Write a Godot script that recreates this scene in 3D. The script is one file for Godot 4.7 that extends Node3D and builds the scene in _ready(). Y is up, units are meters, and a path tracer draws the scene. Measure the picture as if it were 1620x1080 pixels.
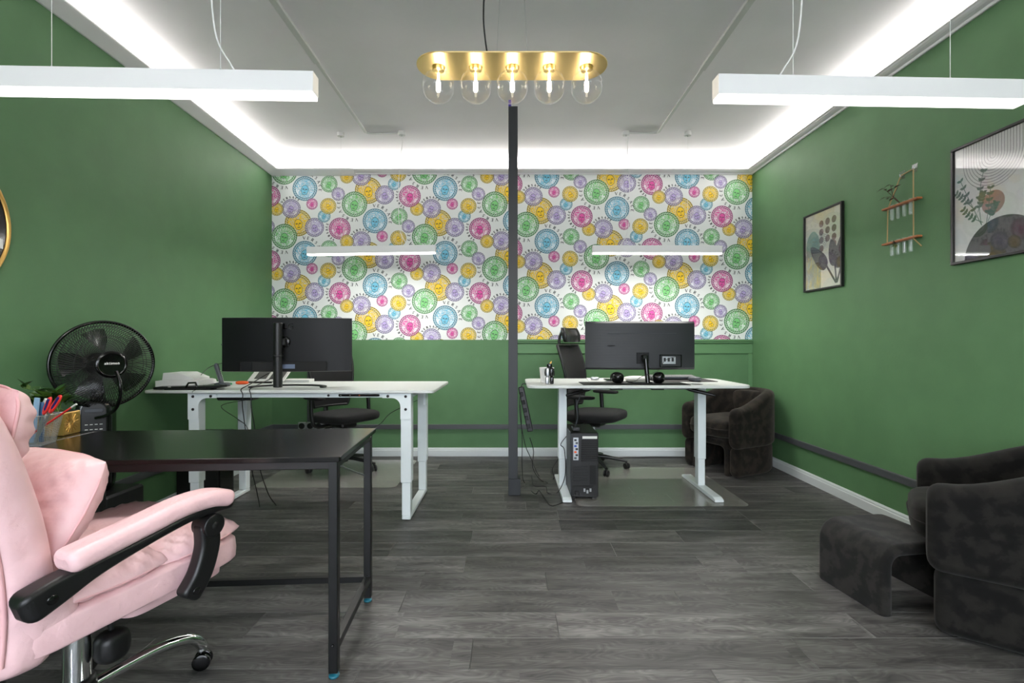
extends Node3D
# Small office: measurements are metres; camera stands at the origin, 1.15 m above the floor, looking along -z.
const F := 760.0          # focal length in pixels of the 1620 x 1080 frame
const CX := 810.0
const CY := 542.0         # horizon row
const EYE := 1.15
const BACK := 4.883       # distance to the back wall
const CEIL := 2.99

var M := {}
var rng := RandomNumberGenerator.new()
var used := {}

# ---------------------------------------------------------------- positions
func P(px, py, d):        # pixel + distance -> point
	return Vector3((px - CX) * d / F, EYE - (py - CY) * d / F, -d)
func V(x, y, d):
	return Vector3(x, y, -d)
func wall_x(d):           # inner face of the left wall, which runs slightly askew
	return -2.286 - 0.0315 * d

# ---------------------------------------------------------------- nodes
func numbered(n):
	if not used.has(n):
		used[n] = 0
		return n
	used[n] += 1
	return "%s_%03d" % [n, used[n]]
func thing(called, label, category, at = Vector3.ZERO, turn = 0.0, group = ""):
	var o := Node3D.new()
	o.name = numbered(called)
	add_child(o)
	o.position = at
	o.rotation.y = turn
	tag(o, label, category, group)
	return o
func tag(o, label, category, group = ""):
	o.set_meta("label", label)
	o.set_meta("category", category)
	if group != "":
		o.set_meta("group", group)
	return o
func part(called, st, mat, parent, label = ""):
	var o := MeshInstance3D.new()
	o.name = called
	o.mesh = st if st is Mesh else st.commit()
	o.material_override = mat
	o.cast_shadow = GeometryInstance3D.SHADOW_CASTING_SETTING_ON
	parent.add_child(o, true)
	if label != "":
		o.set_meta("label", label)
	return o
func single(called, st, mat, label, category, group = ""):
	var o = part(numbered(called), st, mat, self)
	tag(o, label, category, group)
	return o
func struct(called, st, mat):
	var o = part(called, st, mat, self)
	o.set_meta("kind", "structure")
	return o
func struct_node(called):
	var o := Node3D.new()
	o.name = called
	add_child(o)
	o.set_meta("kind", "structure")
	return o

# ---------------------------------------------------------------- geometry
func mb():
	var st := SurfaceTool.new()
	st.begin(Mesh.PRIMITIVE_TRIANGLES)
	return st
func tri(st, a, b, c, na, nb, nc, ua = Vector2.ZERO, ub = Vector2.ZERO, uc = Vector2.ZERO):
	if (c - a).cross(b - a).dot(na + nb + nc) < 0.0:
		var t = b; b = c; c = t
		t = nb; nb = nc; nc = t
		t = ub; ub = uc; uc = t
	st.set_normal(na); st.set_uv(ua); st.add_vertex(a)
	st.set_normal(nb); st.set_uv(ub); st.add_vertex(b)
	st.set_normal(nc); st.set_uv(uc); st.add_vertex(c)
func quad(st, a, b, c, d, n, uvs = [Vector2(0, 0), Vector2(1, 0), Vector2(1, 1), Vector2(0, 1)]):
	tri(st, a, b, c, n, n, n, uvs[0], uvs[1], uvs[2])
	tri(st, a, c, d, n, n, n, uvs[0], uvs[2], uvs[3])
# chamfered box; t places it, c is the chamfer
func box(st, t, size, c = 0.0):
	if t is Vector3:
		t = Transform3D(Basis(), t)
	var h = size * 0.5
	c = minf(c, minf(h.x, minf(h.y, h.z)) * 0.99)
	var ax = [Vector3.RIGHT, Vector3.UP, Vector3.BACK]
	var hh = [h.x, h.y, h.z]
	for i in 3:
		var j = (i + 1) % 3
		var k = (i + 2) % 3
		for s in [-1.0, 1.0]:
			var n = t.basis * (ax[i] * s)
			var o = ax[i] * hh[i] * s
			var ej = ax[j] * (hh[j] - c)
			var ek = ax[k] * (hh[k] - c)
			var uv = [Vector2(0, 0), Vector2(hh[j] * 2, 0), Vector2(hh[j] * 2, hh[k] * 2), Vector2(0, hh[k] * 2)]
			quad(st, t * (o - ej - ek), t * (o + ej - ek), t * (o + ej + ek), t * (o - ej + ek), n.normalized(), uv)
	if c <= 0.0:
		return
	for i in 3:
		var j = (i + 1) % 3
		var k = (i + 2) % 3
		for sj in [-1.0, 1.0]:
			for sk in [-1.0, 1.0]:
				var e = ax[i] * (hh[i] - c)
				var p1 = ax[j] * hh[j] * sj + ax[k] * (hh[k] - c) * sk
				var p2 = ax[j] * (hh[j] - c) * sj + ax[k] * hh[k] * sk
				var n = (t.basis * (ax[j] * sj + ax[k] * sk)).normalized()
				quad(st, t * (p1 - e), t * (p1 + e), t * (p2 + e), t * (p2 - e), n)
	for sx in [-1.0, 1.0]:
		for sy in [-1.0, 1.0]:
			for sz in [-1.0, 1.0]:
				var a = Vector3(h.x * sx, (h.y - c) * sy, (h.z - c) * sz)
				var b = Vector3((h.x - c) * sx, h.y * sy, (h.z - c) * sz)
				var d = Vector3((h.x - c) * sx, (h.y - c) * sy, h.z * sz)
				var n = (t.basis * Vector3(sx, sy, sz)).normalized()
				tri(st, t * a, t * b, t * d, n, n, n)
func bx(st, x0, x1, y0, y1, d0, d1, c = 0.0):   # box between distances d0 < d1
	box(st, Vector3((x0 + x1) * 0.5, (y0 + y1) * 0.5, -(d0 + d1) * 0.5), Vector3(x1 - x0, y1 - y0, d1 - d0), c)
# smooth surface through rows of points
func grid(st, rows, wrap_v = true, wrap_u = false, cap = true, uvscale = Vector2.ONE):
	var nu = rows.size()
	var nv = rows[0].size()
	var nn = []
	for i in nu:
		var r := PackedVector3Array()
		r.resize(nv)
		nn.append(r)
	var vol := 0.0
	var iu = nu if wrap_u else nu - 1
	var jv = nv if wrap_v else nv - 1
	var mid = rows[0][0]
	for i in iu:
		var i2 = (i + 1) % nu
		for j in jv:
			var j2 = (j + 1) % nv
			var a = rows[i][j]
			var b = rows[i2][j]
			var c = rows[i2][j2]
			var d = rows[i][j2]
			var n = (c - a).cross(d - b)
			vol += n.dot((a + b + c + d) * 0.25 - mid)
			nn[i][j] += n
			nn[i2][j] += n
			nn[i2][j2] += n
			nn[i][j2] += n
	var s = -1.0 if vol < 0.0 else 1.0
	for i in nu:
		for j in nv:
			nn[i][j] = (nn[i][j] * s).normalized() if nn[i][j].length_squared() > 1e-24 else Vector3.UP
	for i in iu:
		var i2 = (i + 1) % nu
		for j in jv:
			var j2 = (j + 1) % nv
			var u0 = Vector2(float(j) / jv, float(i) / iu) * uvscale
			var u1 = Vector2(float(j + 1) / jv, float(i + 1) / iu) * uvscale
			var a = rows[i][j]
			var b = rows[i2][j]
			var c = rows[i2][j2]
			var d = rows[i][j2]
			if a.distance_squared_to(b) > 1e-16 or c.distance_squared_to(d) > 1e-16:
				tri(st, a, b, c, nn[i][j], nn[i2][j], nn[i2][j2], u0, Vector2(u0.x, u1.y), u1)
				tri(st, a, c, d, nn[i][j], nn[i2][j2], nn[i][j2], u0, u1, Vector2(u1.x, u0.y))
	if cap and wrap_v and not wrap_u:
		for e in [0, nu - 1]:
			var ctr = Vector3.ZERO
			for p in rows[e]:
				ctr += p
			ctr /= nv
			var other = rows[1][0] if e == 0 else rows[nu - 2][0]
			var n = (rows[e][1] - ctr).cross(rows[e][0] - ctr) + (rows[e][nv / 2] - ctr).cross(rows[e][nv / 2 - 1] - ctr)
			if n.length_squared() < 1e-20:
				continue
			n = n.normalized()
			if n.dot(ctr - other) < 0.0:
				n = -n
			for j in nv:
				tri(st, ctr, rows[e][j], rows[e][(j + 1) % nv], n, n, n)
func lathe(st, t, prof, seg = 24):       # prof: [radius, height] pairs along local y; a repeated pair is a sharp edge
	if t is Vector3:
		t = Transform3D(Basis(), t)
	var rows = []
	for p in prof:
		var r := PackedVector3Array()
		for j in seg:
			var a = TAU * j / seg
			r.append(t * Vector3(cos(a) * p[0], p[1], sin(a) * p[0]))
		rows.append(r)
	grid(st, rows)
func rod(st, a, b, r, seg = 12, r2 = -1.0):
	var rr = r if r2 < 0.0 else r2
	tube(st, [a, b], [r, rr], seg)
func tube(st, pts, rad, seg = 8, squash = 1.0):
	var n = pts.size()
	var rows = []
	var up = Vector3.UP
	var t0 = (pts[1] - pts[0]).normalized()
	if absf(t0.dot(up)) > 0.9:
		up = Vector3.RIGHT
	var side = t0.cross(up).normalized()
	for i in n:
		var tg = (pts[mini(i + 1, n - 1)] - pts[maxi(i - 1, 0)]).normalized()
		side = (side - tg * side.dot(tg)).normalized()
		var u = side.cross(tg)
		var r = rad[i] if rad is Array else rad
		var row := PackedVector3Array()
		for j in seg:
			var a = TAU * j / seg
			row.append(pts[i] + side * cos(a) * r + u * sin(a) * r * squash)
		rows.append(row)
	grid(st, rows)
func spline(pts, per = 6):
	var out = []
	var n = pts.size()
	for i in n - 1:
		var a = pts[maxi(i - 1, 0)]
		var b = pts[i]
		var c = pts[i + 1]
		var d = pts[mini(i + 2, n - 1)]
		for k in per:
			out.append(b.cubic_interpolate(c, a, d, float(k) / per))
	out.append(pts[n - 1])
	return out
func cable(st, pts, r, per = 6, seg = 6):
	tube(st, spline(pts, per), r, seg)
func sgnpow(x, e):
	return signf(x) * pow(absf(x), e)
# rounded block: e near 1 is an ellipsoid, near 0.2 a soft box
func blob(st, t, rad, e1 = 0.4, e2 = 0.4, nu = 14, nv = 24):
	if t is Vector3:
		t = Transform3D(Basis(), t)
	var rows = []
	for i in nu + 1:
		var a = -PI / 2 + PI * i / nu
		var row := PackedVector3Array()
		for j in nv:
			var b = TAU * j / nv
			row.append(t * Vector3(rad.x * sgnpow(cos(a), e1) * sgnpow(cos(b), e2), rad.y * sgnpow(sin(a), e1), rad.z * sgnpow(cos(a), e1) * sgnpow(sin(b), e2)))
		rows.append(row)
	grid(st, rows, true, false, false)
# pillow with a seam edge round its middle: lies in local x/z, bulges along y
func pillow(st, t, rx, rz, up, down, k = 5.0, n = 20, wrinkle = 0.0):
	for s in [1.0, -1.0]:
		var rows = []
		for i in n + 1:
			var row := PackedVector3Array()
			for j in n + 1:
				var u = sin((float(i) / n - 0.5) * PI)
				var v = sin((float(j) / n - 0.5) * PI)
				var q = 1.0 - 0.10 * u * u * v * v
				var hgt = pow(maxf(0.0, 1.0 - pow(absf(u), k)), 0.62) * pow(maxf(0.0, 1.0 - pow(absf(v), k)), 0.62)
				var edge = (1.0 - hgt) * hgt * 4.0
				var w = wrinkle * edge * sin(u * 23.0 + v * 5.0 * u) * sin(v * 19.0 + u * 3.0)
				row.append(t * Vector3(u * rx * q, s * (up if s > 0 else down) * hgt + w * s, v * rz * q))
			rows.append(row)
		# keep outward: add with normals facing s along the local y axis
		sheet(st, rows, t.basis.y * s)
func sheet(st, rows, out):               # open surface with a known outward side
	var nu = rows.size()
	var nv = rows[0].size()
	for i in nu - 1:
		for j in nv - 1:
			var ids = [[i, j], [i + 1, j], [i + 1, j + 1], [i, j + 1]]
			var nr = []
			for q in ids:
				var a = rows[mini(q[0] + 1, nu - 1)][q[1]] - rows[maxi(q[0] - 1, 0)][q[1]]
				var b = rows[q[0]][mini(q[1] + 1, nv - 1)] - rows[q[0]][maxi(q[1] - 1, 0)]
				var n = a.cross(b)
				n = n.normalized() if n.length_squared() > 1e-24 else out
				nr.append(n if n.dot(out) >= -0.05 else -n)
			var p = []
			for q in ids:
				p.append(rows[q[0]][q[1]])
			var uv = []
			for q in ids:
				uv.append(Vector2(float(q[1]) / (nv - 1), float(q[0]) / (nu - 1)))
			tri(st, p[0], p[1], p[2], nr[0], nr[1], nr[2], uv[0], uv[1], uv[2])
			tri(st, p[0], p[2], p[3], nr[0], nr[2], nr[3], uv[0], uv[2], uv[3])
func seam(st, t, rx, rz, r, n = 56):     # piping round a pillow
	var rows = []
	for i in n:
		var a = TAU * i / n
		var u = sgnpow(cos(a), 0.35)
		var v = sgnpow(sin(a), 0.35)
		var q = 1.0 - 0.10 * u * u * v * v
		var a2 = TAU * (i + 1) / n
		var u2 = sgnpow(cos(a2), 0.35)
		var v2 = sgnpow(sin(a2), 0.35)
		var c = Vector3(u * rx * q, 0, v * rz * q)
		var tg = (Vector3(u2 * rx, 0, v2 * rz) - Vector3(u * rx, 0, v * rz)).normalized()
		var side = tg.cross(Vector3.UP)
		var row := PackedVector3Array()
		for j in 6:
			var b = TAU * j / 6
			row.append(t * (c + side * cos(b) * r + Vector3.UP * sin(b) * r))
		rows.append(row)
	grid(st, rows, true, true)
# flat outline (2D) given thickness along local z
func slab(st, t, poly, depth, bev = 0.0):
	if t is Vector3:
		t = Transform3D(Basis(), t)
	var pg := PackedVector2Array(poly)
	if Geometry2D.is_polygon_clockwise(pg):
		pg.reverse()
	var inner = pg
	if bev > 0.0:
		var o = Geometry2D.offset_polygon(pg, -bev)
		if o.size() and o[0].size() == pg.size():
			inner = PackedVector2Array()
			for p in pg:      # nearest vertex keeps the pairing
				var best = o[0][0]
				for q in o[0]:
					if q.distance_squared_to(p) < best.distance_squared_to(p):
						best = q
				inner.append(best)
		else:
			bev = 0.0
	var idx = Geometry2D.triangulate_polygon(inner)
	for s in [-1.0, 1.0]:
		var n = (t.basis * Vector3(0, 0, s)).normalized()
		for i in range(0, idx.size(), 3):
			var a = inner[idx[i]]
			var b = inner[idx[i + 1]]
			var c = inner[idx[i + 2]]
			var z = s * depth * 0.5
			tri(st, t * Vector3(a.x, a.y, z), t * Vector3(b.x, b.y, z), t * Vector3(c.x, c.y, z), n, n, n, a, b, c)
	var m = pg.size()
	for i in m:
		var a = pg[i]
		var b = pg[(i + 1) % m]
		var e = (b - a)
		var n2 = Vector2(e.y, -e.x).normalized()
		var n = (t.basis * Vector3(n2.x, n2.y, 0)).normalized()
		var z = depth * 0.5 - bev
		quad(st, t * Vector3(a.x, a.y, -z), t * Vector3(b.x, b.y, -z), t * Vector3(b.x, b.y, z), t * Vector3(a.x, a.y, z), n)
		if bev > 0.0:
			var ia = inner[i]
			var ib = inner[(i + 1) % m]
			for s in [-1.0, 1.0]:
				var nb = (t.basis * Vector3(n2.x, n2.y, s)).normalized()
				quad(st, t * Vector3(a.x, a.y, z * s), t * Vector3(b.x, b.y, z * s), t * Vector3(ib.x, ib.y, depth * 0.5 * s), t * Vector3(ia.x, ia.y, depth * 0.5 * s), nb)
func rrect(w, h, r, n = 5):              # rounded rectangle outline
	var o = []
	for q in [[1, 1, 0.0], [-1, 1, PI / 2], [-1, -1, PI], [1, -1, 1.5 * PI]]:
		for k in n + 1:
			var a = q[2] + PI / 2 * k / n
			o.append(Vector2(q[0] * (w * 0.5 - r) + cos(a) * r, q[1] * (h * 0.5 - r) + sin(a) * r))
	return o
# profile [distance from wall, height] carried along a wall from a to b; inward points into the room
func moulding(st, prof, a, b, inward):
	var rows = []
	for p in [a, b]:
		pass
	var n = prof.size()
	for i in n:
		var p = prof[i]
		var q = prof[(i + 1) % n]
		var pa = a + inward * p[0] + Vector3.UP * p[1]
		var pb = b + inward * p[0] + Vector3.UP * p[1]
		var qa = a + inward * q[0] + Vector3.UP * q[1]
		var qb = b + inward * q[0] + Vector3.UP * q[1]
		var e = Vector2(q[0] - p[0], q[1] - p[1])
		var nn = (inward * e.y - Vector3.UP * e.x).normalized()
		quad(st, pa, pb, qb, qa, nn)
	var pg := PackedVector2Array()
	for p in prof:
		pg.append(Vector2(p[0], p[1]))
	var idx = Geometry2D.triangulate_polygon(pg)
	var along = (b - a).normalized()
	for k in 2:
		var o = a if k == 0 else b
		var nn = -along if k == 0 else along
		for i in range(0, idx.size(), 3):
			var v = []
			for m in 3:
				var p = pg[idx[i + m]]
				v.append(o + inward * p.x + Vector3.UP * p.y)
			tri(st, v[0], v[1], v[2], nn, nn, nn)
# closed cross-section [side, height] carried along a level path, ends rounded off; rise(i) shifts the top
func sweep(st, path, section, up, round_end = 0.0, sections = []):
	var rows = []
	var n = path.size()
	for i in n:
		var tg = (path[mini(i + 1, n - 1)] - path[maxi(i - 1, 0)]).normalized()
		var side = tg.cross(up).normalized()
		var ups = side.cross(tg).normalized()
		var sec = sections[i] if sections.size() else section
		var ctr = Vector2.ZERO
		for p in sec:
			ctr += p
		ctr /= sec.size()
		if i == 0 and round_end > 0.0:
			for k in 5:
				var a = PI / 2 * k / 5.0
				var row := PackedVector3Array()
				for p in sec:
					var q = ctr + (p - ctr).limit_length(maxf(0.0, (p - ctr).length() - round_end * (1.0 - sin(a))))
					row.append(path[i] - tg * round_end * cos(a) + side * q.x + ups * q.y)
				rows.append(row)
		var row := PackedVector3Array()
		for p in sec:
			row.append(path[i] + side * p.x + ups * p.y)
		rows.append(row)
		if i == n - 1 and round_end > 0.0:
			for k in range(4, -1, -1):
				var a = PI / 2 * k / 5.0
				var row2 := PackedVector3Array()
				for p in sec:
					var q = ctr + (p - ctr).limit_length(maxf(0.0, (p - ctr).length() - round_end * (1.0 - sin(a))))
					row2.append(path[i] + tg * round_end * cos(a) + side * q.x + ups * q.y)
				rows.append(row2)
	grid(st, rows)
func text(s, size, depth):
	var t := TextMesh.new()
	t.text = s
	var f := SystemFont.new()
	f.font_names = PackedStringArray(["Droid Sans"])
	f.font_weight = 700
	t.font = f
	t.font_size = 32
	t.pixel_size = size / 32.0
	t.depth = depth
	return t

# ---------------------------------------------------------------- materials
func mat(c, rough = 0.6, metal = 0.0):
	var m := StandardMaterial3D.new()
	m.albedo_color = c
	m.roughness = rough
	m.metallic = metal
	return m
func noise_tex(freq, ramp, w = 512, h = 512, typ = FastNoiseLite.TYPE_SIMPLEX_SMOOTH, oct = 4, normal = false, warp = 0.0, sd = 1):
	var n := FastNoiseLite.new()
	n.seed = sd
	n.noise_type = typ
	n.frequency = freq
	n.fractal_octaves = oct
	if warp > 0.0:
		n.domain_warp_enabled = true
		n.domain_warp_amplitude = warp
		n.domain_warp_frequency = freq
	var t := NoiseTexture2D.new()
	t.width = w
	t.height = h
	t.seamless = true
	t.noise = n
	t.as_normal_map = normal
	if ramp:
		var g := Gradient.new()
		g.offsets = PackedFloat32Array(ramp[0])
		g.colors = PackedColorArray(ramp[1])
		t.color_ramp = g
	return t
func tex(im):
	return ImageTexture.create_from_image(im)
func bump(m, t, cm, scale, tri_world = false):
	m.heightmap_enabled = true
	m.heightmap_texture = t
	m.heightmap_scale = cm
	m.uv1_triplanar = true
	m.uv1_world_triplanar = tri_world
	m.uv1_scale = Vector3.ONE * scale

func make_materials():
	var grain = noise_tex(0.02, null, 256, 256, FastNoiseLite.TYPE_SIMPLEX_SMOOTH, 5)
	var fine = noise_tex(0.12, null, 256, 256, FastNoiseLite.TYPE_SIMPLEX_SMOOTH, 3)
	M.fine = fine
	M.green = mat(Color(0.337, 0.482, 0.330), 0.58)
	M.green.metallic_specular = 0.38
	M.green.albedo_texture = noise_tex(0.006, [[0.0, 1.0], [Color(0.955, 0.955, 0.955), Color(1, 1, 1)]], 512, 512)
	bump(M.green, fine, 0.03, 1.2, true)
	M.panel = mat(Color(0.342, 0.49, 0.335), 0.5)
	M.panel.metallic_specular = 0.4
	M.ceiling = mat(Color(0.925, 0.91, 0.92), 0.75)
	M.ceiling.albedo_texture = noise_tex(0.006, [[0.0, 1.0], [Color(0.97, 0.97, 0.97), Color(1, 1, 1)]], 512, 512, FastNoiseLite.TYPE_SIMPLEX_SMOOTH, 4, false, 0.0, 3)
	M.ceiling.uv1_triplanar = true
	M.ceiling.uv1_world_triplanar = true
	M.ceiling.uv1_scale = Vector3.ONE * 0.4
	M.cornice = mat(Color(0.90, 0.89, 0.895), 0.55)
	M.white_trim = mat(Color(0.80, 0.825, 0.825), 0.35)
	M.conduit_white = mat(Color(0.80, 0.80, 0.79), 0.5)
	M.rail_grey = mat(Color(0.27, 0.28, 0.29), 0.5)
	M.post = mat(Color(0.125, 0.135, 0.15), 0.5)
	M.purple = mat(Color(0.30, 0.24, 0.62), 0.7)
	M.lamp_body = mat(Color(0.87, 0.87, 0.865), 0.4)
	M.glow = mat(Color(0.95, 0.95, 0.95), 0.4)
	M.glow.emission_enabled = true
	M.glow.emission = Color(1.0, 0.99, 0.97)
	M.glow.emission_energy_multiplier = 2.2
	M.desk_white = mat(Color(0.80, 0.815, 0.80), 0.42)
	bump(M.desk_white, fine, 0.01, 6.0)
	M.steel_white = mat(Color(0.85, 0.88, 0.885), 0.33)
	M.black_plastic = mat(Color(0.055, 0.056, 0.06), 0.42)
	bump(M.black_plastic, fine, 0.012, 14.0)
	M.black_gloss = mat(Color(0.03, 0.03, 0.033), 0.16)
	M.black_matte = mat(Color(0.045, 0.045, 0.048), 0.75)
	M.dark_steel = mat(Color(0.035, 0.037, 0.041), 0.38)
	M.grey_plastic = mat(Color(0.25, 0.265, 0.285), 0.5)
	M.letter_black = mat(Color(0.008, 0.008, 0.009), 0.25)
	M.monitor_back = mat(Color(0.072, 0.077, 0.083), 0.48)
	M.monitor_back.metallic_specular = 0.35
	M.monitor_back.albedo_texture = noise_tex(0.03, [[0.0, 1.0], [Color(0.93, 0.93, 0.93), Color(1, 1, 1)]], 256, 256)
	M.mon_grooved = mat(Color(0.165, 0.175, 0.188), 0.5)
	# fine horizontal grooves of the right monitor's shell
	var im := Image.create(8, 256, false, Image.FORMAT_RGB8)
	for y in 256:
		var v = 1.0 if y % 8 < 5 else 0.25
		for x in 8:
			im.set_pixel(x, y, Color(v, v, v))
	M.mon_grooved.heightmap_enabled = true
	M.mon_grooved.heightmap_texture = tex(im)
	M.mon_grooved.heightmap_scale = 0.05
	M.mon_grooved.uv1_triplanar = true
	M.mon_grooved.uv1_scale = Vector3.ONE * 5.0
	M.screen_off = mat(Color(0.012, 0.012, 0.014), 0.12)
	M.silver = mat(Color(0.72, 0.73, 0.74), 0.3, 0.9)
	M.chrome = mat(Color(0.86, 0.87, 0.87), 0.09, 1.0)
	M.gold = mat(Color(0.80, 0.64, 0.36), 0.35, 0.85)
	M.brass = mat(Color(0.93, 0.82, 0.57), 0.36, 1.0)
	M.brass.anisotropy_enabled = true
	M.brass.anisotropy = -0.85
	M.clear_glass = mat(Color(0.12, 0.12, 0.12, 0.01), 0.01)
	M.clear_glass.metallic_specular = 0.42
	M.clear_glass.transparency = BaseMaterial3D.TRANSPARENCY_ALPHA
	M.pane = mat(Color(1.0, 1.0, 1.0, 0.02), 0.02)
	M.pane.transparency = BaseMaterial3D.TRANSPARENCY_ALPHA
	M.mat_clear = mat(Color(0.80, 0.79, 0.76, 0.16), 0.24)
	M.mat_clear.transparency = BaseMaterial3D.TRANSPARENCY_ALPHA
	M.filament = mat(Color(1, 0.95, 0.85), 0.5)
	M.filament.emission_enabled = true
	M.filament.emission = Color(1.0, 0.93, 0.80)
	M.filament.emission_energy_multiplier = 14.0
	# velvet: brushed nap in patches
	M.velvet = mat(Color(1, 1, 1), 0.85)
	M.velvet.albedo_texture = noise_tex(0.011, [[0.0, 0.30, 0.46, 0.56, 0.78, 1.0], [Color(0.045, 0.042, 0.038), Color(0.055, 0.052, 0.048), Color(0.085, 0.080, 0.074), Color(0.135, 0.128, 0.118), Color(0.155, 0.147, 0.136), Color(0.165, 0.156, 0.145)]], 512, 512, FastNoiseLite.TYPE_SIMPLEX_SMOOTH, 5, false, 38.0, 7)
	M.velvet.uv1_triplanar = true
	M.velvet.uv1_scale = Vector3.ONE * 1.9
	M.velvet.rim_enabled = true
	M.velvet.rim = 0.22
	M.velvet.rim_tint = 0.75
	M.velvet.metallic_specular = 0.3
	M.velvet_dark = M.velvet.duplicate()
	M.velvet_dark.albedo_color = Color(0.78, 0.77, 0.76)
	M.velvet_brown = M.velvet.duplicate()
	M.velvet_brown.albedo_color = Color(1.0, 0.93, 0.86)
	# pink soft leather
	M.pink = mat(Color(0.905, 0.755, 0.765), 0.42)
	M.pink.albedo_texture = noise_tex(0.012, [[0.0, 1.0], [Color(0.965, 0.95, 0.95), Color(1, 1, 1)]], 256, 256, FastNoiseLite.TYPE_SIMPLEX_SMOOTH, 4, false, 0.0, 5)
	bump(M.pink, noise_tex(0.010, null, 512, 512, FastNoiseLite.TYPE_SIMPLEX_SMOOTH, 4, false, 30.0, 9), 0.45, 2.0)
	M.pink_pipe = mat(Color(0.88, 0.68, 0.69), 0.45)
	# black mesh cloth
	M.cloth_black = mat(Color(0.035, 0.035, 0.037), 0.9)
	bump(M.cloth_black, noise_tex(0.25, null, 256, 256, FastNoiseLite.TYPE_VALUE, 1), 0.08, 10.0)
	M.cloth_black.rim_enabled = true
	M.cloth_black.rim = 0.25
	M.cloth_black.rim_tint = 0.6
	# black wood table
	M.table_black = mat(Color(0.034, 0.033, 0.033), 0.2)
	var g2 = noise_tex(0.02, [[0.0, 1.0], [Color(0.75, 0.75, 0.75), Color(1.15, 1.15, 1.15)]], 512, 512)
	M.table_black.albedo_texture = g2
	M.table_black.uv1_triplanar = true
	M.table_black.uv1_scale = Vector3(0.25, 3.0, 3.5)
	M.table_edge = mat(Color(0.06, 0.04, 0.043), 0.5)
	M.teal = mat(Color(0.10, 0.38, 0.45), 0.3)
	M.paper = mat(Color(0.86, 0.86, 0.84), 0.8)
	M.mug = mat(Color(0.88, 0.88, 0.87), 0.3)
	M.wood = mat(Color(0.62, 0.37, 0.20), 0.6)
	M.rope = mat(Color(0.66, 0.56, 0.38), 0.9)
	M.twig = mat(Color(0.24, 0.17, 0.10), 0.8)
	M.moss = mat(Color(0.32, 0.36, 0.15), 0.9)
	M.leaf = mat(Color(0.16, 0.29, 0.10), 0.45)
	M.leaf2 = mat(Color(0.36, 0.48, 0.18), 0.5)
	M.frame_black = mat(Color(0.03, 0.03, 0.032), 0.35)
	M.wallpaper = mat(Color(0.96, 0.96, 0.96), 0.7)
	M.wallpaper.albedo_texture = tex(wallpaper_image())
	M.wood_floor = []
	var ft = tex(floor_image())
	for k in 5:
		var f = mat(Color(1, 1, 1) * [0.86, 0.95, 1.03, 1.1, 0.90][k], 0.48)
		f.albedo_color.a = 1.0
		f.albedo_texture = ft
		f.roughness_texture = null
		f.heightmap_enabled = true
		f.heightmap_texture = ft
		f.heightmap_scale = 0.03
		M.wood_floor.append(f)
	M.orange = mat(Color(0.93, 0.36, 0.12), 0.5)
	M.blue = mat(Color(0.16, 0.30, 0.66), 0.5)
	M.label_blue = mat(Color(0.38, 0.43, 0.52), 0.6)
	M.smoke = mat(Color(0.03, 0.032, 0.034, 0.82), 0.2)
	M.smoke.transparency = BaseMaterial3D.TRANSPARENCY_ALPHA
	M.clear_tube = mat(Color(0.9, 0.95, 0.95, 0.12), 0.03)
	M.clear_tube.transparency = BaseMaterial3D.TRANSPARENCY_ALPHA
	M.pale_blue = mat(Color(0.55, 0.68, 0.80), 0.45)
	M.steel_blue = mat(Color(0.24, 0.40, 0.56), 0.45)
	M.red = mat(Color(0.92, 0.22, 0.20), 0.4)
	M.navy = mat(Color(0.12, 0.12, 0.45), 0.45)
	M.green_bright = mat(Color(0.10, 0.55, 0.33), 0.6)
	M.grey_print = mat(Color(0.33, 0.33, 0.32), 0.7)
	M.pad_brown = mat(Color(0.20, 0.185, 0.185), 0.85)
	M.key_grey = mat(Color(0.55, 0.55, 0.54), 0.6)
	M.pavement = mat(Color(0.70, 0.69, 0.68), 0.9)
	M.subfloor = mat(Color(0.30, 0.30, 0.29), 0.8)

# wood grain, 1.28 m of it both ways, running along x
func floor_image():
	var w := 1024
	var h := 1024
	var n1 := FastNoiseLite.new(); n1.seed = 11; n1.frequency = 0.004; n1.fractal_octaves = 3
	var n2 := FastNoiseLite.new(); n2.seed = 12; n2.frequency = 0.02; n2.fractal_octaves = 3
	var n3 := FastNoiseLite.new(); n3.seed = 13; n3.frequency = 0.01; n3.fractal_octaves = 2
	var data := PackedByteArray()
	data.resize(w * h * 3)
	var p := 0
	for y in h:
		for x in w:
			var warp = n1.get_noise_2d(x * 0.55, y * 2.2)
			var ring = sin((y * 0.11 + warp * 34.0))
			ring = ring * ring * ring
			var streak = n2.get_noise_2d(x * 0.35, y * 14.0)
			var tone = n3.get_noise_2d(x * 0.25, y * 1.6)
			var v = 0.290 + 0.048 * ring + 0.10 * streak + 0.12 * tone
			if y >= 1008:
				v = 0.37
			var b = int(clampf(v, 0.05, 0.6) * 255.0)
			data[p] = b
			data[p + 1] = int(b * 0.99)
			data[p + 2] = int(b * 0.97)
			p += 3
	return Image.create_from_data(w, h, false, Image.FORMAT_RGB8, data)

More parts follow.
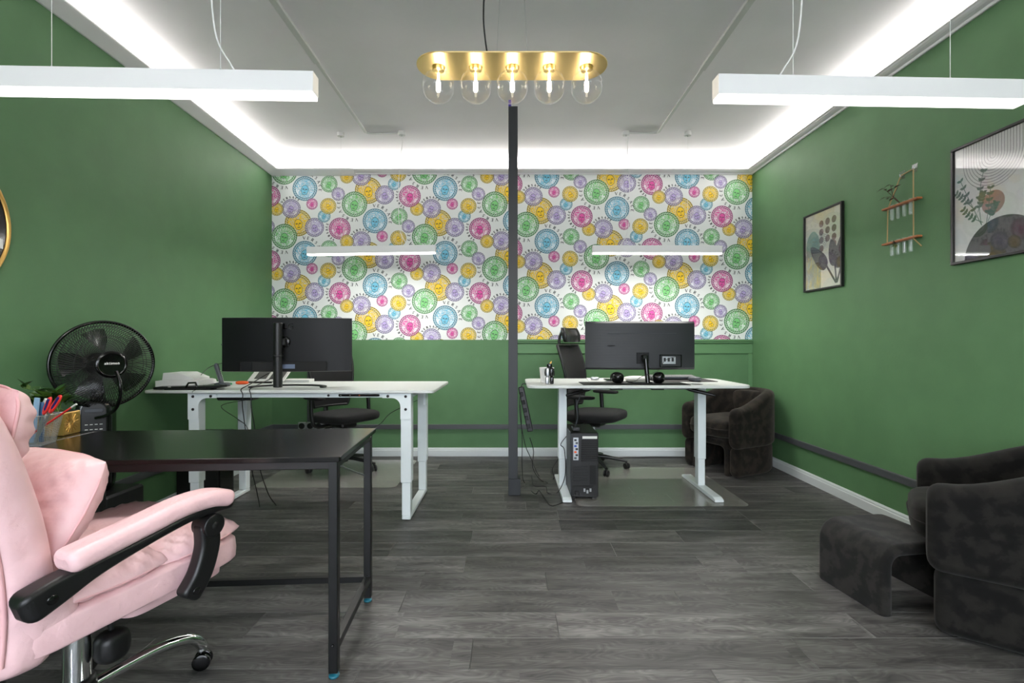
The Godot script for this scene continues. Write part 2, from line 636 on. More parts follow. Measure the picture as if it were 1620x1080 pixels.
# ------------------------------------------------------------ wallpaper print
var wp_w := 1120
var wp_h := 516
var wp := PackedFloat32Array()
func wp_mix(x, y, c, a):
	x = posmod(x, wp_w)
	y = posmod(y, wp_h)
	var i = (y * wp_w + x) * 3
	wp[i] = lerpf(wp[i], c.r, a)
	wp[i + 1] = lerpf(wp[i + 1], c.g, a)
	wp[i + 2] = lerpf(wp[i + 2], c.b, a)
func medal(cx, cy, r, base, turn, nz):
	var ink = base.darkened(0.45)
	ink = ink.lerp(Color(0.22, 0.25, 0.27), 0.35)
	var pale = base.lerp(Color(0.93, 0.94, 0.94), 0.72)
	var ri = int(ceil(r))
	var key = int(round(r * 0.30))
	for dy in range(-ri, ri + 1):
		for dx in range(-ri, ri + 1):
			var u = dx / r
			var v = dy / r
			var rho = sqrt(u * u + v * v)
			if rho > 1.0:
				continue
			var c: Color
			var ct = cos(turn)
			var s = sin(turn)
			var fu = u * ct + v * s
			var fv = -u * s + v * ct
			var ang = atan2(fv, fu)
			if rho > 0.94 or (rho > 0.765 and rho < 0.80):
				c = ink.lerp(base, 0.25)
			elif rho > 0.80:
				var q = fposmod(ang / TAU * key, 1.0)
				var band = (rho - 0.80) / 0.155
				var on = (q < 0.25) or (band > 0.62 and q < 0.75) or (band < 0.38 and q > 0.5)
				c = ink.lerp(base, 0.25) if on else pale
			else:
				var fx = fu / 0.30
				var fy = (fv - 0.12) / 0.42
				var fd = fx * fx + fy * fy
				if fd < 1.0:
					c = base
					if fd > 0.80:
						c = ink
					var ex = absf(fu) - 0.12
					if ex * ex * 3.0 + (fv - 0.06) * (fv - 0.06) * 8.0 < 0.022:
						c = ink
					if absf(fu - 0.015) < 0.03 and fv > 0.08 and fv < 0.24:
						c = ink.lerp(base, 0.4)
					if absf(fv - 0.34) < 0.035 and absf(fu) < 0.10:
						c = ink
				else:
					# curls of hair round the face
					var h = nz.get_noise_2d(fu * 85.0 + cx, fv * 85.0 + cy)
					var w = sin(sqrt(fd) * 4.0 + h * 13.0 + ang * 2.0)
					var vivid = -0.25 if base.b < 0.1 else 0.10
					c = base if w > vivid else (ink if w > vivid - 0.5 else Color(0.93, 0.94, 0.94))
					if fv > 0.15 and absf(fu) > 0.46 and w < 0.6 and base.b > 0.1:
						c = Color(0.92, 0.93, 0.93)
			wp_mix(int(cx) + dx, int(cy) + dy, c, 0.9)
func wp_stroke(a, b, wd, c):
	var lo = Vector2(minf(a.x, b.x), minf(a.y, b.y)) - Vector2(2, 2)
	var hi = Vector2(maxf(a.x, b.x), maxf(a.y, b.y)) + Vector2(2, 2)
	for y in range(int(lo.y), int(hi.y) + 1):
		for x in range(int(lo.x), int(hi.x) + 1):
			var q = Geometry2D.get_closest_point_to_segment(Vector2(x, y), a, b)
			var d = q.distance_to(Vector2(x, y))
			var al = clampf(wd - d + 0.5, 0.0, 1.0)
			if al > 0.0:
				wp_mix(x, y, c, al * 0.9)
func arc_word(cx, cy, r, a0, a1, size, outward):
	# strokes of each capital in a 1 x 1 box, y up; thick flag last
	var L = {
		"V": [[0, 1, 0.5, 0, 1], [0.5, 0, 1, 1, 0]],
		"E": [[0.1, 0, 0.1, 1, 1], [0.1, 1, 0.8, 1, 0], [0.1, 0.5, 0.65, 0.5, 0], [0.1, 0, 0.8, 0, 0]],
		"R": [[0.1, 0, 0.1, 1, 1], [0.1, 1, 0.7, 0.95, 0], [0.7, 0.95, 0.7, 0.55, 1], [0.7, 0.55, 0.1, 0.5, 0], [0.35, 0.5, 0.85, 0, 1]],
		"S": [[0.8, 0.85, 0.45, 1, 0], [0.45, 1, 0.15, 0.8, 0], [0.15, 0.8, 0.8, 0.3, 1], [0.8, 0.3, 0.5, 0, 0], [0.5, 0, 0.1, 0.15, 0]],
		"A": [[0, 0, 0.5, 1, 0], [0.5, 1, 1, 0, 1], [0.2, 0.35, 0.8, 0.35, 0]],
		"C": [[0.85, 0.8, 0.5, 1, 0], [0.5, 1, 0.1, 0.6, 1], [0.1, 0.6, 0.15, 0.3, 1], [0.15, 0.3, 0.5, 0, 0], [0.5, 0, 0.85, 0.2, 0]],
	}
	var word = "VERSACE"
	for i in word.length():
		var a = lerpf(a0, a1, i / 6.0)
		var er = Vector2(cos(a), sin(a))              # outward
		var upv = er if outward else -er
		var right = Vector2(-upv.y, upv.x)            # reading direction, image y down
		var o = Vector2(cx, cy) + er * r
		for k in L[word[i]]:
			var p = o + right * (k[0] - 0.5) * size * 0.8 + upv * (k[1] - 0.5) * size
			var q = o + right * (k[2] - 0.5) * size * 0.8 + upv * (k[3] - 0.5) * size
			wp_stroke(p, q, 2.6 if k[4] else 1.3, Color(0.16, 0.17, 0.18))
func wallpaper_image():
	var nz := FastNoiseLite.new()
	nz.seed = 4
	nz.frequency = 0.035
	wp.resize(wp_w * wp_h * 3)
	for i in wp_w * wp_h:
		wp[i * 3] = 0.885
		wp[i * 3 + 1] = 0.895
		wp[i * 3 + 2] = 0.885
	var k = wp_w / 840.0                               # print unit -> texture pixels
	var blue = Color(0.40, 0.74, 0.86)
	var green = Color(0.44, 0.78, 0.43)
	var yellow = Color(0.95, 0.77, 0.02)
	var lilac = Color(0.68, 0.60, 0.82)
	var pink = Color(0.87, 0.27, 0.60)
	var items = [[-40, -182, 80, yellow, -0.15], [-82, 120, 57, lilac, 0.35], [-169, 123, 40, yellow, 0.2], [57, -155, 57, lilac, -0.3], [116, 165, 38, blue, 0.5], [-123, -100, 76, green, 0.25], [0, 0, 74, blue, 0.12], [209, -148, 65, pink, 0.1], [140, 105, 48, yellow, -0.4], [43, 92, 34, pink, 0.2], [145, -27, 50, green, 0.3], [200, 33, 40, lilac, -0.2]]
	for copy in 2:
		var ox = 210.0 + copy * 420.0
		var oy = 100.0 + copy * 193.5
		for it in items:
			medal((ox + it[0]) * k, (oy + it[1]) * k, it[2] * k, it[3], it[4], nz)
		arc_word(ox * k, oy * k, 92 * k, -1.62, 0.12, 17 * k, true)
		arc_word((ox - 123) * k, (oy - 100) * k, 95 * k, 1.45, 3.25, 17 * k, true)
		arc_word((ox - 82) * k, (oy + 120) * k, 68 * k, -2.5, -0.85, 12 * k, true)
		arc_word((ox + 209) * k, (oy - 148) * k, 78 * k, 2.1, 3.5, 12 * k, true)
	var data := PackedByteArray()
	data.resize(wp_w * wp_h * 3)
	for i in data.size():
		data[i] = int(clampf(wp[i], 0, 1) * 255.0)
	return Image.create_from_data(wp_w, wp_h, false, Image.FORMAT_RGB8, data)

# ------------------------------------------------------------ lamps
func area(at, along, towards, sx, sy, energy, col = Color(1, 0.99, 0.97)):
	var l := AreaLight3D.new()
	var z = -towards.normalized()
	var x = (along - z * along.dot(z)).normalized()
	l.transform = Transform3D(Basis(x, z.cross(x), z), at)
	l.area_size = Vector2(sx, sy)
	l.light_energy = energy
	l.light_color = col
	l.shadow_enabled = true
	l.area_range = 12.0
	return l
const DEPTH_NEAR := -2.2   # wall behind the camera

func build_room():
	# floor: a slab carrying single planks laid across the room
	var fl = struct_node("floor")
	var st = mb()
	bx(st, -2.6, 2.6, -0.16, -0.0135, DEPTH_NEAR - 0.15, BACK + 0.15)
	part("underlay", st, M.subfloor, fl)
	var joints = {0: 0.30, 1: -0.24, 2: 0.565, 3: 0.99, 4: 0.165, 5: 0.75, 6: 0.185, 7: -0.15, 8: 0.70, 9: -0.09}
	var row := -24
	var d := 3.124
	rng.seed = 5
	var r0 = int(ceil((BACK - 3.124) / 0.1788)) 
	for i in range(-r0, 31):
		var d1 = 3.124 - i * 0.1788          # far edge of the plank row
		var d0 = d1 - 0.1788
		if d1 < DEPTH_NEAR:
			break
		d0 = maxf(d0, DEPTH_NEAR)
		d1 = minf(d1, BACK)
		var jx = joints[i] if joints.has(i) else rng.randf_range(-0.6, 0.6)
		var x = jx - 1.235 * 3
		while x < 2.45:
			var xa = maxf(x, wall_x((d0 + d1) * 0.5) - 0.02)
			var xb = minf(x + 1.235, 2.46)
			if xb - xa > 0.02:
				st = mb()
				plank(st, xa, xb, d0, d1, Vector2(rng.randf(), rng.randf()))
				part("plank", st, M.wood_floor[rng.randi() % 5], fl)
			x += 1.235
	# walls
	st = mb()
	bx(st, -2.62, 2.62, -0.02, CEIL + 0.02, BACK, BACK + 0.14)
	var wb = struct("wall_back", st, M.green)
	var paper_l = mb()
	wall_sheet(paper_l, -2.44, 0.02, 1.18, 2.90, 0.002, Vector2((482.5 - CX) / 155.6, EYE + (CY - 298.3) / 155.6))
	part("wallpaper", paper_l, M.wallpaper, wb)
	var paper_r = mb()
	wall_sheet(paper_r, 0.02, 2.44, 1.18, 2.90, 0.003, Vector2((975.9 - CX) / 155.6, EYE + (CY - 330.4) / 155.6))
	part("wallpaper", paper_r, M.wallpaper, wb)
	# panelled dado on the right half of the back wall
	st = mb()
	moulding(st, [[0, 1.185], [0.034, 1.185], [0.034, 1.166], [0.026, 1.160], [0.026, 1.148], [0.014, 1.142], [0, 1.142]], V(0.02, 0, BACK), V(2.44, 0, BACK), Vector3(0, 0, 1))
	part("chair_rail", st, M.panel, wb)
	st = mb()
	bx(st, 0.02, 2.44, 1.040, 1.142, BACK - 0.013, BACK, 0.003)
	part("frieze_board", st, M.panel, wb)
	st = mb()
	bx(st, 2.398, 2.44, 0.09, 1.040, BACK - 0.012, BACK, 0.003)
	part("corner_board", st, M.panel, wb)
	st = mb()
	bx(st, 2.44, 2.58, -0.02, CEIL + 0.02, DEPTH_NEAR - 0.14, BACK + 0.14)
	struct("wall_right", st, M.green)
	st = mb()
	var a = V(wall_x(BACK + 0.14), 0, BACK + 0.14)
	var b = V(wall_x(DEPTH_NEAR - 0.14), 0, DEPTH_NEAR - 0.14)
	var inw = Vector3.UP.cross((b - a).normalized()).normalized()
	if inw.x < 0:
		inw = -inw
	moulding(st, [[0, -0.02], [0, CEIL + 0.02], [-0.14, CEIL + 0.02], [-0.14, -0.02]], a, b, inw)
	struct("wall_left", st, M.green)
	# shop window behind the camera, which lets the daylight in
	st = mb()
	var wx := 2.12
	var wy0 := 0.30
	var wy1 := 2.80
	var dn = DEPTH_NEAR
	bx(st, -2.62, 2.62, -0.02, wy0, dn - 0.14, dn)
	bx(st, -2.62, 2.62, wy1, CEIL + 0.02, dn - 0.14, dn)
	bx(st, -2.62, -wx, wy0, wy1, dn - 0.14, dn)
	bx(st, wx, 2.62, wy0, wy1, dn - 0.14, dn)
	struct("wall_front", st, M.ceiling)
	var wn = struct_node("window_1")
	for k in 4:
		var xm = -wx + k * wx * 2.0 / 3.0
		st = mb()
		bx(st, xm - 0.03, xm + 0.03, wy0, wy1, dn - 0.10, dn - 0.04, 0.003)
		part("mullion", st, M.white_trim, wn)
		if k < 3:
			st = mb()
			bx(st, xm + 0.03, xm + wx * 2.0 / 3.0 - 0.03, wy0 + 0.05, wy1 - 0.05, dn - 0.074, dn - 0.068)
			part("glass_pane", st, M.pane, wn)
	for yy in [wy0 + 0.025, wy1 - 0.025]:
		st = mb()
		bx(st, -wx, wx, yy - 0.025, yy + 0.025, dn - 0.10, dn - 0.04, 0.003)
		part("frame_rail", st, M.white_trim, wn)
	st = mb()
	bx(st, -30, 30, -0.30, -0.20, dn - 40.0, dn - 0.14)
	var gr = struct("floor_outside", st, M.pavement)
	st = mb()
	bx(st, -2.62, 2.62, CEIL, CEIL + 0.14, DEPTH_NEAR - 0.15, BACK + 0.15)
	struct("ceiling", st, M.ceiling)
	# baseboards
	var base = [[0, 0], [0.016, 0], [0.016, 0.060], [0.012, 0.066], [0.012, 0.075], [0.007, 0.085], [0, 0.085]]
	st = mb()
	moulding(st, base, V(-2.44, 0, BACK), V(2.44, 0, BACK), Vector3(0, 0, 1))
	struct("baseboard_back", st, M.white_trim)
	st = mb()
	moulding(st, base, V(2.44, 0, BACK - 0.016), V(2.44, 0, DEPTH_NEAR), Vector3(-1, 0, 0))
	struct("baseboard_right", st, M.white_trim)
	var la = V(wall_x(BACK - 0.016), 0, BACK - 0.016)
	var lb = V(wall_x(DEPTH_NEAR), 0, DEPTH_NEAR)
	st = mb()
	moulding(st, base, la, lb, inw)
	struct("baseboard_left", st, M.white_trim)
	# grey cable trunking
	var rail = [[0, 0.275], [0.020, 0.275], [0.020, 0.320], [0.018, 0.322], [0, 0.322]]
	st = mb()
	moulding(st, rail, V(-2.44, 0, BACK), V(2.44, 0, BACK), Vector3(0, 0, 1))
	var tk = struct("trim_1", st, M.rail_grey)
	st = mb()
	bx(st, -2.075, -2.045, 0.322, 0.98, BACK - 0.018, BACK, 0.002)
	part("riser", st, M.rail_grey, tk)
	st = mb()
	moulding(st, rail, V(2.44, 0, BACK - 0.02), V(2.44, 0, DEPTH_NEAR), Vector3(-1, 0, 0))
	struct("trim_2", st, M.rail_grey)
	st = mb()
	moulding(st, rail, V(wall_x(BACK - 0.02), 0, BACK - 0.02), lb, inw)
	struct("trim_3", st, M.rail_grey)
	# socket row on the trunking
	var so = thing("socket_strip", "row of four black sockets in silver frames on the grey wall trunking", "socket", V(-1.99, 0.312, BACK - 0.02))
	for k in 4:
		st = mb()
		box(st, Vector3(-0.128 + k * 0.085, 0, 0.012), Vector3(0.080, 0.075, 0.024), 0.006)
		var q = part("frame", st, M.silver, so)
		st = mb()
		lathe(st, Transform3D(Basis(Vector3.RIGHT, PI / 2), Vector3(-0.128 + k * 0.085, 0, 0.0235)), [[0.0, 0.0], [0.030, 0.0], [0.030, 0.004], [0.0, 0.004]], 20)
		part("socket_face", st, M.black_plastic, q)
	# cornices with a light trough; the left one is plain, the other has a bead and a cove
	var plain = [[0, 2.845], [0.012, 2.845], [0.082, 2.878], [0.092, 2.884], [0.094, 2.892], [0.088, 2.898], [0.078, 2.895], [0.012, 2.862], [0, 2.862]]
	var bead = [[0, 2.858], [0.012, 2.856], [0.018, 2.862], [0.020, 2.868], [0.030, 2.869], [0.045, 2.872], [0.060, 2.878], [0.070, 2.885], [0.078, 2.886], [0.078, 2.893], [0.066, 2.895], [0.040, 2.886], [0, 2.884]]
	st = mb()
	moulding(st, plain, V(wall_x(BACK), 0, BACK), V(wall_x(DEPTH_NEAR), 0, DEPTH_NEAR), inw)
	struct("trim_4", st, M.cornice)
	st = mb()
	moulding(st, plain, V(-2.44, 0, BACK), V(-1.585, 0, BACK), Vector3(0, 0, 1))
	struct("trim_5", st, M.cornice)
	st = mb()
	moulding(st, bead, V(-1.585, 0, BACK), V(2.44, 0, BACK), Vector3(0, 0, 1))
	struct("trim_6", st, M.cornice)
	st = mb()
	moulding(st, bead, V(2.44, 0, BACK), V(2.44, 0, DEPTH_NEAR), Vector3(-1, 0, 0))
	struct("trim_7", st, M.cornice)
	# the walls are painted white above the cornices
	st = mb()
	moulding(st, [[0, 2.86], [0.003, 2.86], [0.003, CEIL], [0, CEIL]], V(wall_x(BACK), 0, BACK), V(wall_x(DEPTH_NEAR), 0, DEPTH_NEAR), inw)
	part("upper_band", st, M.cornice, get_node("wall_left"))
	st = mb()
	bx(st, -2.44, 2.44, 2.86, CEIL, BACK - 0.004, BACK)
	part("upper_band", st, M.cornice, wb)
	st = mb()
	bx(st, 2.437, 2.44, 2.86, CEIL, DEPTH_NEAR, BACK)
	part("upper_band", st, M.cornice, get_node("wall_right"))
	# light strips lying in the troughs
	var up = Vector3.UP
	led(V(wall_x(1.35) + 0.035, 2.895, 1.35), (lb - la).normalized(), 6.9, (up + Vector3(0.25, 0, 0)), "left")
	led(V(0, 2.905, BACK - 0.035), Vector3.RIGHT, 4.75, up + Vector3(0, 0, 0.25), "back")
	led(V(2.44 - 0.035, 2.905, 1.35), Vector3.BACK, 6.9, up + Vector3(-0.25, 0, 0), "right")

func led(at, along, length, towards, side):
	var st = mb()
	var z = towards.normalized()
	var x = along.normalized()
	x = (x - z * x.dot(z)).normalized()
	var t = Transform3D(Basis(x, z, x.cross(z)), at)
	box(st, t, Vector3(length, 0.006, 0.012), 0.001)
	var o = single("light_strip", st, M.glow, "white LED strip hidden in the cornice along the %s" % {"left": "wall with the black disc", "back": "wallpapered wall", "right": "wall with the pictures"}[side], "light strip", "cornice light strips")
	var a = area(at + z * 0.008, along, towards, length, 0.012, COVE)
	add_child(a)

func plank(st, x0, x1, d0, d1, off):
	var g := 0.0004
	var c := 0.0015
	x0 += g; x1 -= g; d0 += g; d1 -= g
	var r = []
	for q in [[0.0, -0.0135], [0.0, -c], [c, 0.0]]:
		r.append([Vector3(x0 + q[0], q[1], -d0 - q[0]), Vector3(x1 - q[0], q[1], -d0 - q[0]), Vector3(x1 - q[0], q[1], -d1 + q[0]), Vector3(x0 + q[0], q[1], -d1 + q[0])])
	var nn = [Vector3(0, 0, 1), Vector3(1, 0, 0), Vector3(0, 0, -1), Vector3(-1, 0, 0)]
	for i in 4:
		var j = (i + 1) % 4
		for k in 2:
			var n = nn[i] if k == 0 else (nn[i] + Vector3.UP).normalized()
			plank_face(st, [r[k][i], r[k][j], r[k + 1][j], r[k + 1][i]], n, off, d1, true)
	plank_face(st, r[2], Vector3.UP, off, d1, false)
func plank_face(st, p, n, off, d1, edge):
	var uv = []
	for q in p:
		uv.append(Vector2(q.x / 1.28 + off.x, 0.994 if edge else (q.z + d1) / 1.28 + off.y * 0.83))
	quad(st, p[0], p[1], p[2], p[3], n, uv)

func paper_uv(x, y, anchor):
	return Vector2(0.25 + (x - anchor.x) / 1.4248, 100.0 / 387.0 + (anchor.y - y) / 0.6564)
# printed paper: anchor is where the big blue medallion's middle falls
func wall_sheet(st, x0, x1, y0, y1, thick, anchor):
	var z = -(BACK - thick)
	quad(st, Vector3(x0, y0, z), Vector3(x1, y0, z), Vector3(x1, y1, z), Vector3(x0, y1, z), Vector3(0, 0, 1), [paper_uv(x0, y0, anchor), paper_uv(x1, y0, anchor), paper_uv(x1, y1, anchor), paper_uv(x0, y1, anchor)])
	var e = -BACK - 0.001
	quad(st, Vector3(x0, y0, z), Vector3(x1, y0, z), Vector3(x1, y0, e), Vector3(x0, y0, e), Vector3.DOWN)
	quad(st, Vector3(x0, y1, z), Vector3(x1, y1, z), Vector3(x1, y1, e), Vector3(x0, y1, e), Vector3.UP)
	quad(st, Vector3(x0, y0, z), Vector3(x0, y1, z), Vector3(x0, y1, e), Vector3(x0, y0, e), Vector3.LEFT)
	quad(st, Vector3(x1, y0, z), Vector3(x1, y1, z), Vector3(x1, y1, e), Vector3(x1, y0, e), Vector3.RIGHT)

# ------------------------------------------------------------ ceiling fittings
# bar lamp hung from the ceiling: a, b are the ends of its underside
func bar_lamp(a, b, high, label, cord_end, energy, spots):
	var mid = (a + b) * 0.5
	var dir = (b - a).normalized()
	var o = thing("pendant_bar_lamp", label, "lamp", mid, 0.0, "white bar pendant lamps")
	var z = dir.cross(Vector3.UP).normalized()
	var bs = Basis(dir, Vector3.UP, -z)
	var len = a.distance_to(b)
	var st = mb()
	box(st, Transform3D(bs, Vector3(0, high * 0.5 + 0.006, 0)), Vector3(len, high - 0.012, 0.048), 0.0015)
	part("housing", st, M.lamp_body, o)
	st = mb()
	box(st, Transform3D(bs, Vector3(0, 0.006, 0)), Vector3(len - 0.004, 0.014, 0.046), 0.002)
	part("diffuser", st, M.glow, o)
	var l = area(Vector3(0, -0.004, 0), dir, Vector3.DOWN, len - 0.01, 0.044, energy)
	o.add_child(l)
	for k in 2:
		var p = dir * spots[k]
		var topy = CEIL - mid.y
		st = mb()
		rod(st, p + Vector3.UP * high, Vector3(p.x, topy - 0.03, p.z), 0.0011, 6)
		part("suspension_wire", st, M.lamp_body, o)
		st = mb()
		lathe(st, p + Vector3.UP * high, [[0.005, 0], [0.005, 0.008], [0.002, 0.014]], 10)
		part("wire_grip", st, M.silver, o)
		st = mb()
		lathe(st, Vector3(p.x, topy - 0.034, p.z), [[0.0, 0.0], [0.026, 0.0], [0.030, 0.003], [0.030, 0.034], [0.0, 0.034]], 24)
		var c = part("ceiling_cup", st, M.conduit_white, o)
		st = mb()
		lathe(st, Vector3(p.x, topy - 0.042, p.z), [[0.0, 0.0], [0.004, 0.0], [0.004, 0.009], [0.0, 0.009]], 8)
		part("wire_stop", st, M.silver, c)
		if k == cord_end:
			var out = dir * (-0.06 if k == 1 else 0.06)
			st = mb()
			var q = p + Vector3.UP * high
			var hh = topy - 0.03 - high
			cable(st, [q - out * 0.9 * (1 if spots[k] * cord_end < 99 else 1), q - out * 0.55 + Vector3.UP * 0.03, q + out * 0.30 + Vector3.UP * 0.14, q + out * 0.55 + Vector3.UP * hh * 0.45, q + out * 0.2 + Vector3.UP * hh * 0.8, Vector3(p.x, topy - 0.03, p.z) + dir * 0.018], 0.0028)
			part("power_cord", st, M.lamp_body, o)
	return o

func trunk(xs, d0, d1, dmid, cup, label):
	var o = thing("ceiling_trunking", label, "cable trunking", V(xs, CEIL, (d0 + d1) * 0.5))
	var zo = -(d0 + d1) * 0.5
	var s = signf(cup - xs)
	var st = mb()
	bx(st, -0.020, 0.020, -0.020, 0.0, dmid * -1.0 * 0 + d0 + zo, dmid + zo, 0.002)
	part("wide_duct", st, M.conduit_white, o)
	st = mb()
	bx(st, -0.013, 0.013, -0.014, 0.0, dmid + zo, d1 + zo - 0.02, 0.002)
	part("narrow_duct", st, M.conduit_white, o)
	st = mb()
	tube(st, spline([Vector3(0, -0.007, -(d1 + zo - 0.03)), Vector3(s * 0.012, -0.007, -(d1 + zo) + 0.004), Vector3(s * 0.05, -0.007, -(d1 + zo) - 0.004)], 6), 0.008, 10)
	part("elbow", st, M.conduit_white, o)
	st = mb()
	rod(st, Vector3(s * 0.05, -0.007, -(d1 + zo) - 0.004), Vector3(cup - xs - s * 0.032, -0.007, -(d1 + zo) - 0.004), 0.008, 10)
	part("branch", st, M.conduit_white, o)

func chandelier():
	var d := 1.82
	var y = EYE + (CY - 105.0) * d / F
	var o = thing("brass_chandelier", "oblong brushed brass pendant with five clear glass globes on a black cord", "chandelier", V(0, y, d))
	var st = mb()
	var L := 0.72
	var W := 0.185
	# plate with lengthwise texture coordinates so that the brushing runs across
	var pl = rrect(L, W, W * 0.495, 12)
	slab(st, Transform3D(Basis(Vector3.RIGHT, PI / 2), Vector3.ZERO), pl, 0.006, 0.0015)
	part("plate", st, M.brass, o)
	var xs = [693.5, 752.5, 810.5, 869.0, 928.0]
	for k in 5:
		var x = (xs[k] - CX) * d / F
		st = mb()
		lathe(st, Vector3(x, -0.018, 0), [[0.0, 0.0], [0.020, 0.0], [0.0225, 0.002], [0.0225, 0.015]], 24)
		part("lamp_cap", st, M.brass, o)
		st = mb()
		var prof = []
		var R = 0.061
		for i in 19:
			var a = 0.30 + (PI - 0.30) * i / 18.0
			prof.append([sin(a) * R, cos(a) * R - 0.076])
		lathe(st, Vector3(x, 0, 0), prof, 32)
		var g = part("globe", st, M.clear_glass, o)
		st = mb()
		lathe(st, Vector3(x, -0.098, 0), [[0.0, 0.0], [0.006, 0.002], [0.0085, 0.010], [0.0085, 0.036], [0.005, 0.044], [0.004, 0.070]], 14)
		part("bulb", st, M.filament, o)
		var l := OmniLight3D.new()
		l.light_energy = BULB
		l.light_color = Color(1.0, 0.95, 0.88)
		l.omni_range = 12.0
		l.omni_attenuation = 2.0
		l.light_size = 0.01
		l.shadow_enabled = true
		l.position = Vector3(x, -0.08, 0)
		o.add_child(l)
	st = mb()
	var top = CEIL - y
	cable(st, [Vector3(-0.085, 0.003, 0.0), Vector3(-0.10, 0.09, 0.0), Vector3(-0.108, 0.20, 0), Vector3(-0.095, 0.34, 0), Vector3(-0.03, top - 0.15, 0), Vector3(0, top - 0.03, 0)], 0.0035)
	part("cord", st, M.black_plastic, o)
	for s in [-1, 1]:
		st = mb()
		rod(st, Vector3(s * 0.06, 0.003, 0), Vector3(s * 0.02, top - 0.02, 0), 0.0006, 5)
		part("suspension_wire", st, M.silver, o)
	st = mb()
	lathe(st, Vector3(0, top - 0.03, 0), [[0.0, 0.0], [0.055, 0.0], [0.06, 0.004], [0.06, 0.03], [0.0, 0.03]], 28)
	part("ceiling_rose", st, M.black_plastic, o)

func build_fittings():
	bar_lamp(V(-1.80, 1.96, 1.556), V(-0.650, 1.96, 1.592), 0.078, "white bar lamp hung over the black table beside the pink chair", 1, PEND, [-0.275, 0.265])
	bar_lamp(V(0.680, 1.96, 1.607), V(1.740, 1.96, 1.6416), 0.078, "white bar lamp hung over bare floor in front of the big arch picture", 0, PEND, [-0.265, 0.28])
	bar_lamp(V(-1.795, 1.915, 4.22), V(-0.665, 1.925, 4.18), 0.074, "white bar lamp hung above the long white desk with the printer", 1, PEND_BACK, [-0.27, 0.27])
	bar_lamp(V(0.702, 1.922, 4.19), V(1.829, 1.922, 4.20), 0.074, "white bar lamp hung above the desk with the computer tower", 0, PEND_BACK, [-0.27, 0.27])
	trunk(-1.275, 1.65, 4.205, 3.14, -0.967, "white ceiling trunking leading to the lamp on the printer side")
	trunk(1.275, 1.65, 4.20, 2.62 + 0.6, 0.989, "white ceiling trunking leading to the lamp on the computer tower side")
	chandelier()
	# post between the two halves
	var o = thing("steel_post", "dark grey square post standing between the two wallpapered halves", "post", V(0.008, 0, 3.66))
	var st = mb()
	box(st, Vector3(0, 1.53, 0), Vector3(0.070, 2.81, 0.070), 0.002)
	part("shaft", st, M.post, o)
	st = mb()
	box(st, Vector3(0.010, 0.0625, 0), Vector3(0.092, 0.125, 0.092), 0.003)
	part("foot", st, M.post, o)
	st = mb()
	box(st, Vector3(-0.024, 2.9625, 0), Vector3(0.022, 0.055, 0.04), 0.001)
	part("wedge", st, M.purple, o, "purple wedge block")

# ------------------------------------------------------------ desks
func flat(y):
	return Transform3D(Basis(Vector3.RIGHT, PI / 2), Vector3(0, y, 0))
func screw(at, dir, r, m, parent, called = "bolt"):
	var st = mb()
	var t = Transform3D(Basis(), at)
	if absf(dir.z) > 0.5:
		t.basis = Basis(Vector3.RIGHT, PI / 2 * signf(dir.z))
	lathe(st, t, [[0.0, -0.002], [r, -0.002], [r, 0.003], [r * 0.55, 0.005], [r * 0.5, 0.003], [0.0, 0.003]], 14)
	return part(called, st, m, parent)

func desk_right():
	var zc = 3.78
	var o = thing("standing_desk", "white standing desk on T legs with the computer tower under it", "desk", V(0.92, 0, zc))
	var H := 0.844
	var st = mb()
	var pl = rrect(1.62, 0.68, 0.07, 6)
	slab(st, flat(H - 0.011), pl, 0.022, 0.004)
	part("tabletop", st, M.desk_white, o)
	for s in [-1, 1]:
		var x = -0.523 if s < 0 else 0.567
		st = mb()
		# foot, bevelled at the ends
		slab(st, Transform3D(Basis(Vector3.UP, PI / 2), Vector3(x, 0, 0)), [Vector2(-0.335, 0.006), Vector2(0.335, 0.006), Vector2(0.335, 0.022), Vector2(0.30, 0.034), Vector2(-0.30, 0.034), Vector2(-0.335, 0.022)], 0.066, 0.002)
		var f = part("foot", st, M.steel_white, o)
		for q in [-0.30, 0.30]:
			st = mb()
			lathe(st, Vector3(x, 0, q), [[0.0, 0.0], [0.018, 0.0], [0.018, 0.006], [0.0, 0.006]], 14)
			part("glide", st, M.black_plastic, f)
		st = mb()
		box(st, Vector3(x, 0.14, -0.02), Vector3(0.054, 0.222, 0.070), 0.004)
		part("lower_column", st, M.steel_white, o)
		st = mb()
		box(st, Vector3(x, 0.527, -0.02), Vector3(0.064, 0.576, 0.084), 0.004)
		part("upper_column", st, M.steel_white, o)
		# black swing bracket under the top
		st = mb()
		var a = Vector3(x - s * 0.20, H - 0.034, 0.20)
		var b = Vector3(x - s * 0.0, H - 0.080, 0.27)
		tube(st, [a, a.lerp(b, 0.15), a.lerp(b, 0.85), b], [0.006, 0.017, 0.017, 0.010], 10, 0.8)
		part("bracket", st, M.black_plastic, o)
	st = mb()
	box(st, Vector3(0.022, H - 0.040, -0.02), Vector3(1.02, 0.036, 0.06), 0.003)
	part("crossbeam", st, M.dark_steel, o)
	st = mb()
	rod(st, Vector3(-0.40, H - 0.034, 0.26), Vector3(0.40, H - 0.034, 0.26), 0.0025, 8)
	part("cable_rod", st, M.silver, o)
	for x in [-0.16, 0.14]:
		st = mb()
		box(st, Vector3(x, H - 0.030, 0.27), Vector3(0.09, 0.014, 0.05), 0.004)
		part("rod_clip", st, M.black_plastic, o)
	st = mb()
	lathe(st, Vector3(0.445, H - 0.001, 0.24), [[0.0, 0.0], [0.042, 0.0], [0.042, 0.002], [0.036, 0.003], [0.0, 0.003]], 24)
	part("grommet", st, M.grey_plastic, o)

